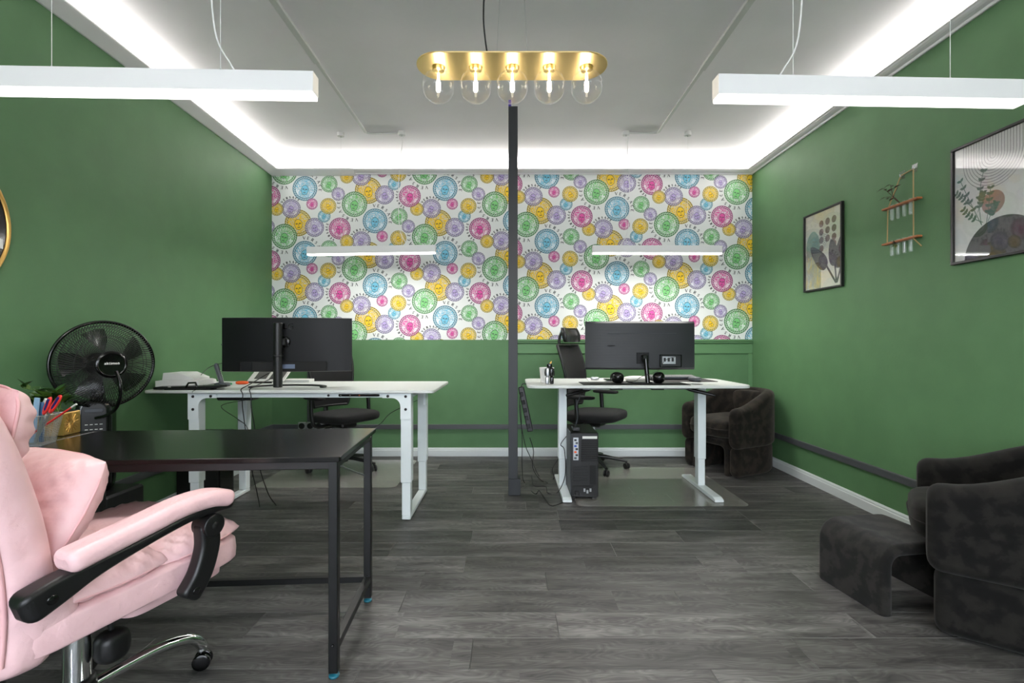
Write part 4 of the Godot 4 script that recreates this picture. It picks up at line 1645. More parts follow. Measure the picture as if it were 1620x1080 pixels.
# ------------------------------------------------------------ pink executive chair, facing local -z
func pink_chair():
	var o = thing("executive_chair", "pink padded leather executive chair with black arms and chrome star base", "chair", V(-1.285, 0, 1.42), deg_to_rad(-20.4))
	var st = mb()
	var pk = M.pink
	# star base
	st = mb()
	lathe(st, Vector3(0, 0.075, 0), [[0.0, 0.0], [0.045, 0.0], [0.048, 0.01], [0.046, 0.075], [0.040, 0.085], [0.0, 0.085]], 24)
	part("hub", st, M.dark_steel, o)
	# one leg points to world (0.19, 0, -0.28)
	var wdir = Basis(Vector3.UP, deg_to_rad(20.4)) * Vector3(0.19, 0, -0.28).normalized()
	var a0 = atan2(wdir.z, wdir.x)
	for k in 5:
		var a = a0 + TAU * k / 5
		var d = Vector3(cos(a), 0, sin(a))
		st = mb()
		tube(st, spline([d * 0.03 + Vector3.UP * 0.118, d * 0.12 + Vector3.UP * 0.132, d * 0.22 + Vector3.UP * 0.138, d * 0.30 + Vector3.UP * 0.122, d * 0.335 + Vector3.UP * 0.085, d * 0.338 + Vector3.UP * 0.066], 5), 0.0175, 14)
		part("leg", st, M.chrome, o)
		caster(null, d * 0.338, -a + 0.9, o, M.black_gloss, M.black_gloss, 0.029)
	st = mb()
	lathe(st, Vector3(0, 0.15, 0), [[0.034, 0.0], [0.034, 0.17], [0.034, 0.17], [0.024, 0.175], [0.024, 0.26], [0.0, 0.26]], 28)
	part("gas_lift", st, M.chrome, o)
	st = mb()
	box(st, Vector3(0, 0.392, 0.0), Vector3(0.20, 0.045, 0.26), 0.01)
	part("mechanism", st, M.dark_steel, o)
	st = mb()
	blob(st, Vector3(0.055, 0.235, -0.06), Vector3(0.040, 0.048, 0.045), 0.7, 0.8, 12, 20)
	tube(st, [Vector3(0.055, 0.27, -0.06), Vector3(0.05, 0.40, -0.04)], 0.008, 8)
	part("tilt_knob", st, M.black_plastic, o)
	# seat tray: soft box rising a little to the front
	st = mb()
	var tilt = Basis(Vector3.RIGHT, deg_to_rad(2.0))
	blob(st, Transform3D(tilt, Vector3(0, 0.460, -0.025)), Vector3(0.295, 0.048, 0.300), 0.32, 0.22, 16, 48)
	part("seat_tray", st, pk, o)
	st = mb()
	blob(st, Transform3D(tilt, Vector3(0, 0.393, -0.155)), Vector3(0.225, 0.030, 0.155), 0.35, 0.25, 12, 40)
	var fr = part("footrest", st, pk, o)
	st = mb()
	box(st, Vector3(0.06, 0.418, -0.10), Vector3(0.36, 0.006, 0.16), 0.001)
	part("slide_rail", st, M.black_plastic, fr)
	# seat cushions
	var t1 = Transform3D(tilt * Basis(Vector3.RIGHT, 0.05), Vector3(0, 0.517, -0.195))
	st = mb()
	pillow(st, t1, 0.290, 0.145, 0.060, 0.032, 4.0, 40, 0.005)
	var c1 = part("front_cushion", st, pk, o)
	st = mb()
	seam(st, t1, 0.290, 0.145, 0.0032)
	part("piping", st, M.pink_pipe, c1)
	var t2 = Transform3D(tilt * Basis(Vector3.RIGHT, -0.03), Vector3(0, 0.514, 0.055))
	st = mb()
	pillow(st, t2, 0.292, 0.160, 0.062, 0.032, 4.0, 40, 0.005)
	var c2 = part("seat_cushion", st, pk, o)
	st = mb()
	seam(st, t2, 0.292, 0.160, 0.0032)
	part("piping", st, M.pink_pipe, c2)
	# side puffs where the back meets the seat
	for s in [-1, 1]:
		st = mb()
		blob(st, Transform3D(Basis(Vector3.RIGHT, 0.35), Vector3(s * 0.235, 0.505, 0.205)), Vector3(0.055, 0.085, 0.070), 0.7, 0.7, 14, 24)
		part("side_puff", st, pk, o)
	# back shell: a bent padded slab, leaning back
	st = mb()
	var path = spline([Vector3(0, 0.43, 0.236), Vector3(0, 0.55, 0.232), Vector3(0, 0.72, 0.252), Vector3(0, 0.92, 0.305), Vector3(0, 1.10, 0.372), Vector3(0, 1.24, 0.40)], 6)
	var secs = []
	for i in path.size():
		var t = float(i) / (path.size() - 1)
		var w = lerpf(0.57, 0.47, smoothstep(0.55, 1.0, t))
		secs.append(rrect(w, 0.122 - 0.02 * t, 0.052 - 0.01 * t, 6))
	sweep(st, path, [], Vector3.BACK, 0.045, secs)
	part("back_shell", st, pk, o)
	for s in [-1, 1]:
		st = mb()
		var pts = []
		for p in path:
			var t = clampf((p.y - 0.43) / 0.81, 0, 1)
			pts.append(p + Vector3(s * (lerpf(0.57, 0.47, smoothstep(0.55, 1.0, t)) * 0.5 - 0.013), 0, 0.047 - 0.010 * t))
		tube(st, pts, 0.006, 8)
		part("back_piping", st, M.pink_pipe, o)
	# upper back and head cushions, quilted
	st = mb()
	quilt(st, Vector3(0, 0.935, 0.250), Basis(Vector3.RIGHT, -0.22), 0.243, 0.118, 0.080)
	var ub = part("upper_cushion", st, pk, o)
	st = mb()
	seam(st, Transform3D(Basis(Vector3.RIGHT, -0.22) * Basis(Vector3.RIGHT, -PI / 2), Vector3(0, 0.935, 0.250)), 0.243, 0.118, 0.004)
	part("piping", st, M.pink_pipe, ub)
	st = mb()
	quilt(st, Vector3(0, 1.155, 0.315), Basis(Vector3.RIGHT, -0.20), 0.185, 0.100, 0.065)
	part("head_cushion", st, pk, o)
	# loose lumbar pillow
	var tp = Transform3D(Basis(Vector3.RIGHT, -0.50) * Basis(Vector3.RIGHT, -PI / 2), Vector3(0.0, 0.715, 0.115))
	st = mb()
	pillow(st, tp, 0.250, 0.145, 0.085, 0.080, 3.0, 44, 0.003)
	var lp = part("lumbar_pillow", st, pk, o)
	st = mb()
	seam(st, tp, 0.250, 0.145, 0.0034)
	part("piping", st, M.pink_pipe, lp)
	# arms
	for s in [-1, 1]:
		var x = s * 0.335
		var a = Node3D.new()
		a.name = "arm"
		o.add_child(a, true)
		st = mb()
		var ap = spline([Vector3(x, 0.572, 0.262), Vector3(x, 0.590, 0.205), Vector3(x, 0.607, 0.14), Vector3(x, 0.628, 0.03), Vector3(x, 0.648, -0.08), Vector3(x, 0.651, -0.155), Vector3(x, 0.648, -0.212)], 5)
		var asec = []
		for i in ap.size():
			var t = float(i) / (ap.size() - 1)
			asec.append(rrect(0.062 - 0.016 * t, lerpf(0.070, 0.030, smoothstep(0.0, 0.55, t)), 0.013, 4))
		sweep(st, ap, [], Vector3.UP, 0.024, asec)
		part("arm_frame", st, M.black_plastic, a)
		st = mb()
		var pp = spline([Vector3(x, 0.642, 0.185), Vector3(x, 0.653, 0.12), Vector3(x, 0.668, 0.03), Vector3(x, 0.684, -0.07), Vector3(x, 0.684, -0.15), Vector3(x, 0.672, -0.200)], 5)
		var psec = []
		for i in pp.size():
			var t = float(i) / (pp.size() - 1)
			psec.append(rrect(0.088, lerpf(0.052, 0.050, t), 0.022, 5))
		sweep(st, pp, [], Vector3.UP, 0.020, psec)
		part("arm_pad", st, pk, a, "pink padded armrest")
		st = mb()
		lathe(st, Transform3D(Basis(Vector3.FORWARD, PI / 2), Vector3(x, 0.603, -0.156)), [[0.0, -0.030], [0.030, -0.030], [0.034, -0.026], [0.034, 0.026], [0.030, 0.030], [0.012, 0.030], [0.010, 0.034], [0.0, 0.034]] if s > 0 else [[0.0, -0.034], [0.010, -0.034], [0.012, -0.030], [0.030, -0.030], [0.034, -0.026], [0.034, 0.026], [0.030, 0.030], [0.0, 0.030]], 28)
		part("pivot", st, M.black_plastic, a)
		st = mb()
		var sp = spline([Vector3(x, 0.600, -0.150), Vector3(x, 0.54, -0.152), Vector3(x, 0.47, -0.130), Vector3(x, 0.425, -0.098)], 5)
		sweep(st, sp, rrect(0.046, 0.062, 0.012, 4), Vector3.BACK, 0.016)
		part("strut", st, M.black_plastic, a)
		for q in [Vector3(x + s * 0.024, 0.432, -0.102), Vector3(x + s * 0.031, 0.577, 0.236)]:
			st = mb()
			lathe(st, Transform3D(Basis(Vector3.FORWARD, PI / 2), q), [[0.0, -0.003], [0.010, -0.003], [0.011, 0.0], [0.010, 0.003], [0.0, 0.003]], 16)
			part("cap", st, M.black_gloss, a)
	# rubber bellows below the back
	st = mb()
	var bp = []
	for k in 13:
		bp.append([0.020 + 0.005 * (k % 2), 0.30 + k * 0.009])
	lathe(st, Vector3(0.16, 0, 0.25), bp, 16)
	part("bellows", st, M.black_plastic, o)
func quilt(st, at, turn, rx, ry, thick):      # cushion with cross ribs, facing local -z
	var rows = []
	var n := 44
	for i in n + 1:
		var row := PackedVector3Array()
		var v = sin((float(i) / n - 0.5) * PI)
		for j in n + 1:
			var u = sin((float(j) / n - 0.5) * PI)
			var hgt = pow(maxf(0.0, 1.0 - pow(absf(u), 4.0)), 0.6) * pow(maxf(0.0, 1.0 - pow(absf(v), 3.0)), 0.6)
			var rib = 0.004 * sin(v * 16.0) * pow(absf(u), 2.0) * hgt * 2.0
			var q = 1.0 - 0.12 * u * u * v * v
			row.append(at + turn * Vector3(u * rx * q, v * ry * q, -thick * hgt - rib))
		rows.append(row)
	sheet(st, rows, turn * Vector3(0, 0, -1))
	rows = []
	for i in 9:
		var row := PackedVector3Array()
		var v = sin((float(i) / 8 - 0.5) * PI)
		for j in 9:
			var u = sin((float(j) / 8 - 0.5) * PI)
			var q = 1.0 - 0.12 * u * u * v * v
			var hgt = (1.0 - pow(u, 4.0)) * (1.0 - pow(v, 4.0))
			row.append(at + turn * Vector3(u * rx * q, v * ry * q, 0.05 * hgt))
		rows.append(row)
	sheet(st, rows, turn * Vector3(0, 0, 1))

# ------------------------------------------------------------ fan with a mist pipe
func fan():
	var o = thing("mist_fan", "black standing fan with round wire cage and a curved mist pipe", "fan", V(-2.20, 0, 2.60))
	var base = o.position
	var ctr = P(166, 576, 2.57) - base
	var R := 0.226
	var t = Transform3D(Basis(Vector3.UP, deg_to_rad(60.0)), ctr)     # local +z is the blowing side
	var st = mb()
	for s in [1, -1]:
		st = mb()
		var n := 104
		for k in n:
			var a = TAU * k / n
			var pts = []
			for q in 6:
				var u = q / 5.0
				var r = lerpf(0.060, R - 0.004, u)
				var z = s * (0.012 + 0.068 * pow(1.0 - pow(u, 2.4), 0.8))
				var aa = a + 0.22 * (1.0 - u)
				pts.append(t * Vector3(cos(aa) * r, sin(aa) * r, z))
			tube(st, pts, 0.0016, 4)
		for rr in [[0.150, 0.064], [0.205, 0.031]]:
			hoop(st, t, rr[0], s * (rr[1]), 0.0014)
		part("cage_front" if s > 0 else "cage_rear", st, M.black_plastic, o)
	st = mb()
	hoop(st, t, R, 0.0, 0.0085, 64, 8)
	part("cage_rim", st, M.black_gloss, o)
	for k in 5:
		var a = TAU * k / 5 + 0.35
		st = mb()
		var rows = []
		for i in 8:
			var u = i / 7.0
			var r = lerpf(0.035, 0.190, u)
			var row := PackedVector3Array()
			var w = lerpf(0.16, 0.46, sin(minf(1.0, u * 1.15) * PI * 0.62))
			for j in 6:
				var v = j / 5.0 - 0.5
				var aa = a + v * w * 1.5 + 0.25 * u
				row.append(t * Vector3(cos(aa) * r, sin(aa) * r, v * 0.055))
			rows.append(row)
		sheet(st, rows, t.basis.z)
		part("blade", st, M.smoke, o)
	st = mb()
	lathe(st, t * Transform3D(Basis(Vector3.RIGHT, PI / 2), Vector3.ZERO), [[0.0, -0.045], [0.034, -0.045], [0.034, 0.05], [0.0, 0.05]], 20)
	part("spinner", st, M.black_plastic, o)
	st = mb()
	lathe(st, t * Transform3D(Basis(Vector3.RIGHT, PI / 2), Vector3(0, 0, 0.078)), [[0.0, -0.012], [0.070, -0.012], [0.072, -0.004], [0.070, 0.004], [0.060, 0.008], [0.060, 0.008], [0.056, 0.005], [0.0, 0.005]], 40)
	var hubp = part("hub_badge", st, M.black_gloss, o)
	var tm = part("lettering", text("aktimon", 0.0165, 0.001), M.paper, hubp)
	tm.transform = t * Transform3D(Basis(), Vector3(0, 0.006, 0.0845))
	# motor and neck behind
	st = mb()
	lathe(st, t * Transform3D(Basis(Vector3.RIGHT, PI / 2), Vector3(0, 0, -0.13)), [[0.0, -0.05], [0.035, -0.048], [0.055, -0.03], [0.06, 0.0], [0.06, 0.05], [0.0, 0.05]], 24)
	part("motor", st, M.black_gloss, o)
	var bc = P(152, 660, 2.58) - base
	st = mb()
	tube(st, [t * Vector3(0, -0.02, -0.12), t * Vector3(0, -0.16, -0.10), Vector3(bc.x, 0.80, bc.z)], [0.03, 0.028, 0.03], 14)
	part("neck", st, M.black_gloss, o)
	# body with buttons
	var bt = Transform3D(Basis(Vector3.UP, deg_to_rad(28.0)), Vector3(bc.x, 0.0, bc.z))
	st = mb()
	blob(st, bt * Transform3D(Basis(), Vector3(0, 0.60, 0)), Vector3(0.078, 0.245, 0.072), 0.25, 0.35, 18, 32)
	part("body", st, M.black_gloss, o)
	st = mb()
	slab(st, bt * Transform3D(Basis(), Vector3(0.008, 0.735, 0.071)), rrect(0.105, 0.200, 0.040, 6), 0.010, 0.003)
	var pn = part("control_panel", st, M.black_plastic, o)
	st = mb()
	slab(st, bt * Transform3D(Basis(), Vector3(0.008, 0.795, 0.077)), rrect(0.078, 0.020, 0.008, 6), 0.006, 0.002)
	part("chrome_trim", st, M.grey_plastic, pn)
	for r in 2:
		for k in 4:
			st = mb()
			box(st, bt * Transform3D(Basis(), Vector3(-0.022 + k * 0.020, 0.722 - r * 0.026, 0.0765)), Vector3(0.012, 0.0035, 0.001))
			part("button_mark", st, M.paper, pn)
	st = mb()
	cable(st, [P(184, 588, 2.485) - base, P(190, 606, 2.455) - base, P(190, 628, 2.46) - base, P(183, 646, 2.47) - base, P(170, 656, 2.48) - base, P(152, 661, 2.505) - base], 0.0085, 6, 12)
	part("mist_pipe", st, M.black_gloss, o)
	st = mb()
	box(st, Vector3(0.01, 0.19, 0.02), Vector3(0.24, 0.34, 0.26), 0.012)
	var tk = part("water_tank", st, M.black_plastic, o)
	for k in 6:
		st = mb()
		box(st, Vector3(-0.06 + k * 0.028, 0.19, 0.152), Vector3(0.006, 0.30, 0.006), 0.001)
		part("rib", st, M.dark_steel, tk)
	for sx in [-1, 1]:
		for sz in [-1, 1]:
			caster(null, Vector3(0.01 + sx * 0.09, 0, 0.02 + sz * 0.10), 0.4 * sx, o, M.black_plastic, M.black_plastic, 0.010)
func hoop(st, t, r, z, thick, n = 72, seg = 6):
	var rows = []
	for i in n:
		var a = TAU * i / n
		var d = Vector3(cos(a), sin(a), 0)
		var row := PackedVector3Array()
		for j in seg:
			var b = TAU * j / seg
			row.append(t * (d * (r + cos(b) * thick) + Vector3(0, 0, z + sin(b) * thick)))
		rows.append(row)
	grid(st, rows, true, true)

# ------------------------------------------------------------ on the black tables
func table_things():
	var H := 0.764
	# wire mesh pen cup
	var c = V(-1.812, H, 1.83)
	var o = thing("pen_cup", "square silver wire-mesh pen cup full of pens", "pen cup", c, deg_to_rad(14.0))
	var w0 := 0.040
	var w1 := 0.056
	var h := 0.112
	var tb = Basis()
	for s in 4:
		var b = Basis(Vector3.UP, PI / 2 * s)
		var st = mb()
		for k in 19:
			var u = k / 18.0 * 2.0 - 1.0
			tube(st, [b * Vector3(u * w0, 0.002, w0), b * Vector3(u * w1, h, w1)], 0.0005, 4)
		for k in 18:
			var v = k / 17.0
			var w = lerpf(w0, w1, v)
			tube(st, [b * Vector3(-w, h * v, w), b * Vector3(w, h * v, w)], 0.0005, 4)
		part("mesh_side", st, M.silver, o)
		st = mb()
		rod(st, b * Vector3(-w1, h, w1), b * Vector3(w1, h, w1), 0.0022, 8)
		part("rim", st, M.silver, o)
	var st2 = mb()
	box(st2, Vector3(0, 0.002, 0), Vector3(w0 * 2, 0.003, w0 * 2), 0.0005)
	part("bottom", st2, M.silver, o)
	var d := 1.83
	# pens
	var st = mb()
	var q0 = c + Vector3(-0.010, 0.006, 0.005)
	pen_box(st, q0 + Vector3(0.0, 0, 0.0), P(59, 629, d), 0.020, 0.006)
	single("marker_pen", st, M.pale_blue, "flat pale blue marker standing in the wire pen cup", "pen", "pens in the wire cup")
	st = mb()
	pen_box(st, c + Vector3(0.008, 0.006, -0.012), P(66, 636, d + 0.01), 0.016, 0.008)
	single("marker_pen", st, M.steel_blue, "slate blue marker standing in the wire pen cup", "pen", "pens in the wire cup")
	st = mb()
	tube(st, [c + Vector3(-0.004, 0.006, -0.022), P(70, 640, d + 0.03), P(74, 631, d + 0.03)], [0.008, 0.009, 0.007], 12)
	single("correction_pen", st, M.mug, "white round-capped pen standing in the wire pen cup", "pen", "pens in the wire cup")
	st = mb()
	tube(st, [c + Vector3(-0.03, 0.006, 0.004), P(46, 660, d - 0.01), P(27, 628, d - 0.01), P(25, 624, d - 0.01)], [0.008, 0.009, 0.009, 0.006], 12)
	single("marker_pen", st, M.black_matte, "black marker leaning out of the wire pen cup", "pen", "pens in the wire cup")
	# pencil
	var pa = c + Vector3(-0.02, 0.03, 0.012)
	var pb = P(121, 639, d - 0.02)
	var pc = thing("pencil", "thin red and white pencil leaning far out of the wire pen cup", "pencil", pa, 0.0, "pens in the wire cup")
	st = mb()
	tube(st, [Vector3.ZERO, (pb - pa) * 0.9], 0.0036, 6)
	part("shaft", st, M.red, pc)
	st = mb()
	tube(st, [(pb - pa) * 0.9, pb - pa], 0.0038, 8)
	part("cap", st, M.mug, pc)
	# scissors: two red loops with dark blue lining
	var sc = thing("scissors", "scissors with red and dark blue handles in the wire pen cup", "scissors", c + Vector3(0.012, 0.006, 0.018), 0.0)
	var so = sc.position
	var g1 = P(68, 657, d - 0.02) - so
	var g2 = P(80, 629, d - 0.02) - so
	var g3 = P(77, 655, d - 0.02) - so
	var g4 = P(96, 626, d - 0.02) - so
	for pr in [[g1, g2], [g3, g4]]:
		var a = pr[0]
		var b = pr[1]
		var ax = (b - a)
		var sd = Vector3(0.6, -0.3, 0.2).normalized()
		st = mb()
		var pts = []
		for k in 17:
			var th = TAU * k / 16
			pts.append(a + ax * (0.55 - 0.45 * cos(th)) + sd * sin(th) * 0.0085)
		tube(st, pts, 0.0042, 8)
		var hd = part("handle", st, M.red, sc)
		st = mb()
		tube(st, [a + ax * 0.30, a + ax * 0.92], [0.005, 0.008], 8)
		part("grip_lining", st, M.navy, hd)
		st = mb()
		pen_box(st, Vector3(0, 0.002, 0), a + ax * 0.12, 0.010, 0.002)
		part("blade", st, M.silver, sc)
	# gold planter with a house plant
	var gp = V(-1.905, H, 2.02)
	var pl = thing("gold_planter", "square gold tin planter with a sunburst relief", "planter", gp, deg_to_rad(10.0))
	st = mb()
	box(st, Vector3(0, 0.048, 0), Vector3(0.100, 0.096, 0.100), 0.004)
	part("tin", st, M.gold, pl)
	for f in 2:
		var b = Basis(Vector3.UP, PI / 2 * f)
		st = mb()
		for k in 34:
			var a = TAU * k / 34
			var dd = Vector3(cos(a), sin(a), 0)
			var lim = 0.046 / maxf(absf(dd.x), absf(dd.y))
			var c0 = Vector3(-0.008, 0.050, 0.0505)
			tube(st, [b * (c0 + dd * 0.010), b * (c0 + dd * minf(lim, 0.026 + 0.018 * (k % 2)) * 0.95)], 0.0019, 4)
		part("sunburst", st, M.gold, pl)
	st = mb()
	box(st, Vector3(0, 0.0965, 0), Vector3(0.092, 0.003, 0.092), 0.0)
	part("soil", st, M.black_matte, pl)
	var ho = thing("potted_plant", "small green plant with rounded leaves growing in the gold planter", "plant", gp + Vector3.UP * 0.095)
	rng.seed = 21
	var tips = [[22, 640], [36, 614], [44, 642], [60, 648], [70, 632], [90, 622], [80, 640], [30, 655], [104, 640], [52, 634]]
	for tp in tips:
		var e = P(tp[0], tp[1], 2.02 + rng.randf_range(-0.05, 0.05)) - ho.position
		st = mb()
		var midp = e * 0.5 + Vector3(0, 0.03, 0)
		var sp = spline([Vector3(rng.randf_range(-0.02, 0.02), 0, rng.randf_range(-0.02, 0.02)), midp, e], 5)
		tube(st, sp, 0.0015, 5)
		part("stem", st, M.leaf2, ho)
		for k in 7:
			var at = sp[mini(sp.size() - 1, 4 + k)]
			st = mb()
			var yaw = rng.randf() * TAU
			leaf(st, Transform3D(Basis(Vector3.UP, yaw) * Basis(Vector3.RIGHT, rng.randf_range(0.2, 1.3)), at), rng.randf_range(0.040, 0.060), rng.randf_range(0.019, 0.027))
			part("leaf", st, M.leaf if rng.randf() < 0.65 else M.leaf2, ho)
func pen_box(st, a, b, w, t):
	var y = (b - a).normalized()
	var x = y.cross(Vector3(0, 0, 1)).normalized()
	box(st, Transform3D(Basis(x, y, x.cross(y)), (a + b) * 0.5), Vector3(w, a.distance_to(b), t), minf(w, t) * 0.2)
func leaf(st, t, length, half):
	var rows = []
	for i in 7:
		var u = i / 6.0
		var w = half * sin(pow(u, 0.8) * PI) 
		var row := PackedVector3Array()
		for j in 5:
			var v = j / 4.0 * 2.0 - 1.0
			row.append(t * Vector3(v * w, 0.25 * absf(v) * w - u * u * length * 0.25, -u * length))
		rows.append(row)
	sheet(st, rows, t.basis.y)

# ------------------------------------------------------------ on the long white desk
func left_desk_things():
	var H := 0.846
	var st = mb()
	# printer: side outline carried across its depth
	var o = thing("printer", "low white printer with a sloping lid on the long white desk", "printer", V(-2.19, H, 3.27), deg_to_rad(1.8))
	slab(st, Vector3(0, 0, 0), [Vector2(-0.165, 0.003), Vector2(-0.165, 0.052), Vector2(-0.135, 0.056), Vector2(0.09, 0.056), Vector2(0.115, 0.050), Vector2(0.122, 0.030), Vector2(0.122, 0.003)], 0.20, 0.002)
	part("body", st, M.mug, o)
	st = mb()
	slab(st, Vector3(0, 0, 0), [Vector2(-0.125, 0.056), Vector2(-0.118, 0.104), Vector2(-0.01, 0.104), Vector2(0.075, 0.068), Vector2(0.075, 0.056)], 0.19, 0.003)
	part("lid", st, M.mug, o)
	st = mb()
	box(st, Vector3(0.13, 0.026, -0.01), Vector3(0.03, 0.004, 0.15), 0.001)
	part("paper_tray", st, M.mug, o)
	# flat black device in front
	o = thing("flat_black_device", "flat black office device with a hinged loop beside the printer", "office device", V(-2.09, H, 3.125))
	st = mb()
	box(st, Transform3D(Basis(Vector3.UP, 0.04) * Basis(Vector3.BACK, 0.02), Vector3(0, 0.016, 0)), Vector3(0.42, 0.016, 0.09), 0.004)
	part("body", st, M.black_plastic, o)
	st = mb()
	box(st, Vector3(0.0, 0.004, 0), Vector3(0.30, 0.008, 0.07), 0.002)
	part("foot", st, M.black_matte, o)
	st = mb()
	tube(st, [Vector3(0.0, 0.018, 0.046), Vector3(0.016, 0.046, 0.046), Vector3(0.062, 0.048, 0.046), Vector3(0.072, 0.020, 0.046)], 0.006, 8)
	part("loop", st, M.black_gloss, o)
	st = mb()
	box(st, Vector3(-0.105, 0.020, 0.0475), Vector3(0.018, 0.010, 0.002))
	part("sticker", st, M.paper, o)
	# cordless phone in its cradle
	o = thing("cordless_phone", "grey cordless phone standing in its cradle on the long white desk", "phone", P(352, 611, 3.34))
	o.position.y = H
	st = mb()
	blob(st, Vector3(0, 0.013, 0), Vector3(0.045, 0.014, 0.04), 0.5, 0.6, 10, 24)
	part("cradle", st, M.grey_plastic, o)
	st = mb()
	box(st, Transform3D(Basis(Vector3.BACK, 0.30) * Basis(Vector3.UP, 0.7), Vector3(-0.026, 0.088, 0)), Vector3(0.026, 0.150, 0.046), 0.008)
	var hs = part("handset", st, M.grey_plastic, o)
	st = mb()
	for k in 7:
		box(st, Transform3D(Basis(Vector3.BACK, 0.30) * Basis(Vector3.UP, 0.7), Vector3(-0.026, 0.088, 0)) * Transform3D(Basis(), Vector3(0.0135, -0.055 + k * 0.012, 0.0)), Vector3(0.002, 0.007, 0.030), 0.0)
	part("keypad", st, M.paper, hs)
	# odds and ends
	st = mb()
	blob(st, P(383, 606.5, 3.52) * Vector3(1, 0, 1) + Vector3(0, H + 0.012, 0), Vector3(0.045, 0.012, 0.022), 0.6, 0.7, 8, 16)
	single("sponge", st, M.orange, "small orange sponge on the long white desk", "sponge")
	st = mb()
	blob(st, P(363, 608.5, 3.46) * Vector3(1, 0, 1) + Vector3(0, H + 0.008, 0), Vector3(0.018, 0.008, 0.012), 0.6, 0.7, 8, 16)
	single("eraser", st, M.green_bright, "small green eraser on the long white desk", "eraser")
	st = mb()
	pen_box(st, Vector3(-2.02, H + 0.006, -3.63), Vector3(-1.80, H + 0.006, -3.60), 0.012, 0.008)
	single("black_pen", st, M.black_plastic, "black pen lying behind the orange sponge", "pen")
	# picture book standing open behind the monitor
	o = thing("picture_frame", "white framed picture leaning low behind the LG monitor", "picture frame", V(-1.88, H, 3.72), deg_to_rad(-8.0))
	st = mb()
	var tl = Transform3D(Basis(Vector3.RIGHT, -0.9), Vector3(0, 0.045, 0))
	box(st, tl, Vector3(0.30, 0.12, 0.012), 0.002)
	part("frame", st, M.paper, o)
	st = mb()
	box(st, tl * Transform3D(Basis(), Vector3(-0.055, 0.004, 0.0065)), Vector3(0.10, 0.085, 0.001))
	part("print", st, M.grey_print, o)
	st = mb()
	box(st, tl * Transform3D(Basis(), Vector3(0.075, 0.004, 0.0065)), Vector3(0.11, 0.085, 0.001))
	part("print", st, M.grey_print, o)
	st = mb()
	box(st, Vector3(-1.655, H + 0.011, -3.73), Vector3(0.20, 0.022, 0.10), 0.002)
	single("white_box", st, M.paper, "flat white box at the rear edge of the long white desk", "box")
	# cables
	var cs = [
		[[P(425, 590, 3.36), P(408, 600, 3.28), P(393, 609, 3.12), V(-1.727, 0.853, 3.062), P(384, 624, 3.05), P(383.5, 642, 3.05), P(388, 678, 3.06), P(392, 715, 3.08), V(-1.70, 0.16, 3.2), V(-1.76, 0.008, 3.35)], "black cable drooping over the front edge of the long white desk"],
		[[P(431, 597, 3.36), P(418, 604, 3.28), P(405, 610, 3.13), V(-1.672, 0.853, 3.062), P(397, 625, 3.05), P(398, 647, 3.05), P(403, 678, 3.06), P(404, 715, 3.08), V(-1.63, 0.16, 3.2), V(-1.66, 0.008, 3.38)], "black cable hanging straight down from the long white desk"],
	]
	for c in cs:
		st = mb()
		cable(st, c[0], 0.0032)
		single("cable", st, M.black_plastic, c[1], "cable", "cables of the long white desk")
	st = mb()
	cable(st, [P(318, 593, 3.30), P(328, 583, 3.40), P(340, 577, 3.42), P(353, 574, 3.42)], 0.0022)
	single("cable", st, M.black_plastic, "thin black cable looping up from printer to monitor", "cable", "cables of the long white desk")
	st = mb()
	cable(st, [V(-1.99, H + 0.03, 3.10), V(-1.97, H + 0.012, 3.08), V(-2.02, H + 0.004, 3.075), V(-2.04, H - 0.01, 3.063), V(-2.03, H - 0.018, 3.10)], 0.0016)
	single("cable", st, M.black_plastic, "thin black lead curling over the desk edge by the phone", "cable", "cables of the long white desk")
	st = mb()
	cable(st, [V(-1.76, H - 0.075, 3.18), P(350, 642, 3.2), P(375, 662, 3.3), P(392, 678, 3.4), V(-1.95, 0.30, 3.62), V(-2.0, 0.12, 3.70)], 0.0022)
	single("cable", st, M.black_plastic, "thin black cable slanting below the desk's control box", "cable", "cables of the long white desk")
	st = mb()
	cable(st, [V(-0.675, 0.73, 3.75), P(620, 652, 4.0), P(604, 668, 4.3), P(588, 677, BACK - 0.06), P(560, 675, BACK - 0.05), P(535, 673, BACK - 0.05)], 0.0028)
	single("cable", st, M.black_plastic, "black cable sagging from desk leg to the socket row", "cable", "cables of the long white desk")

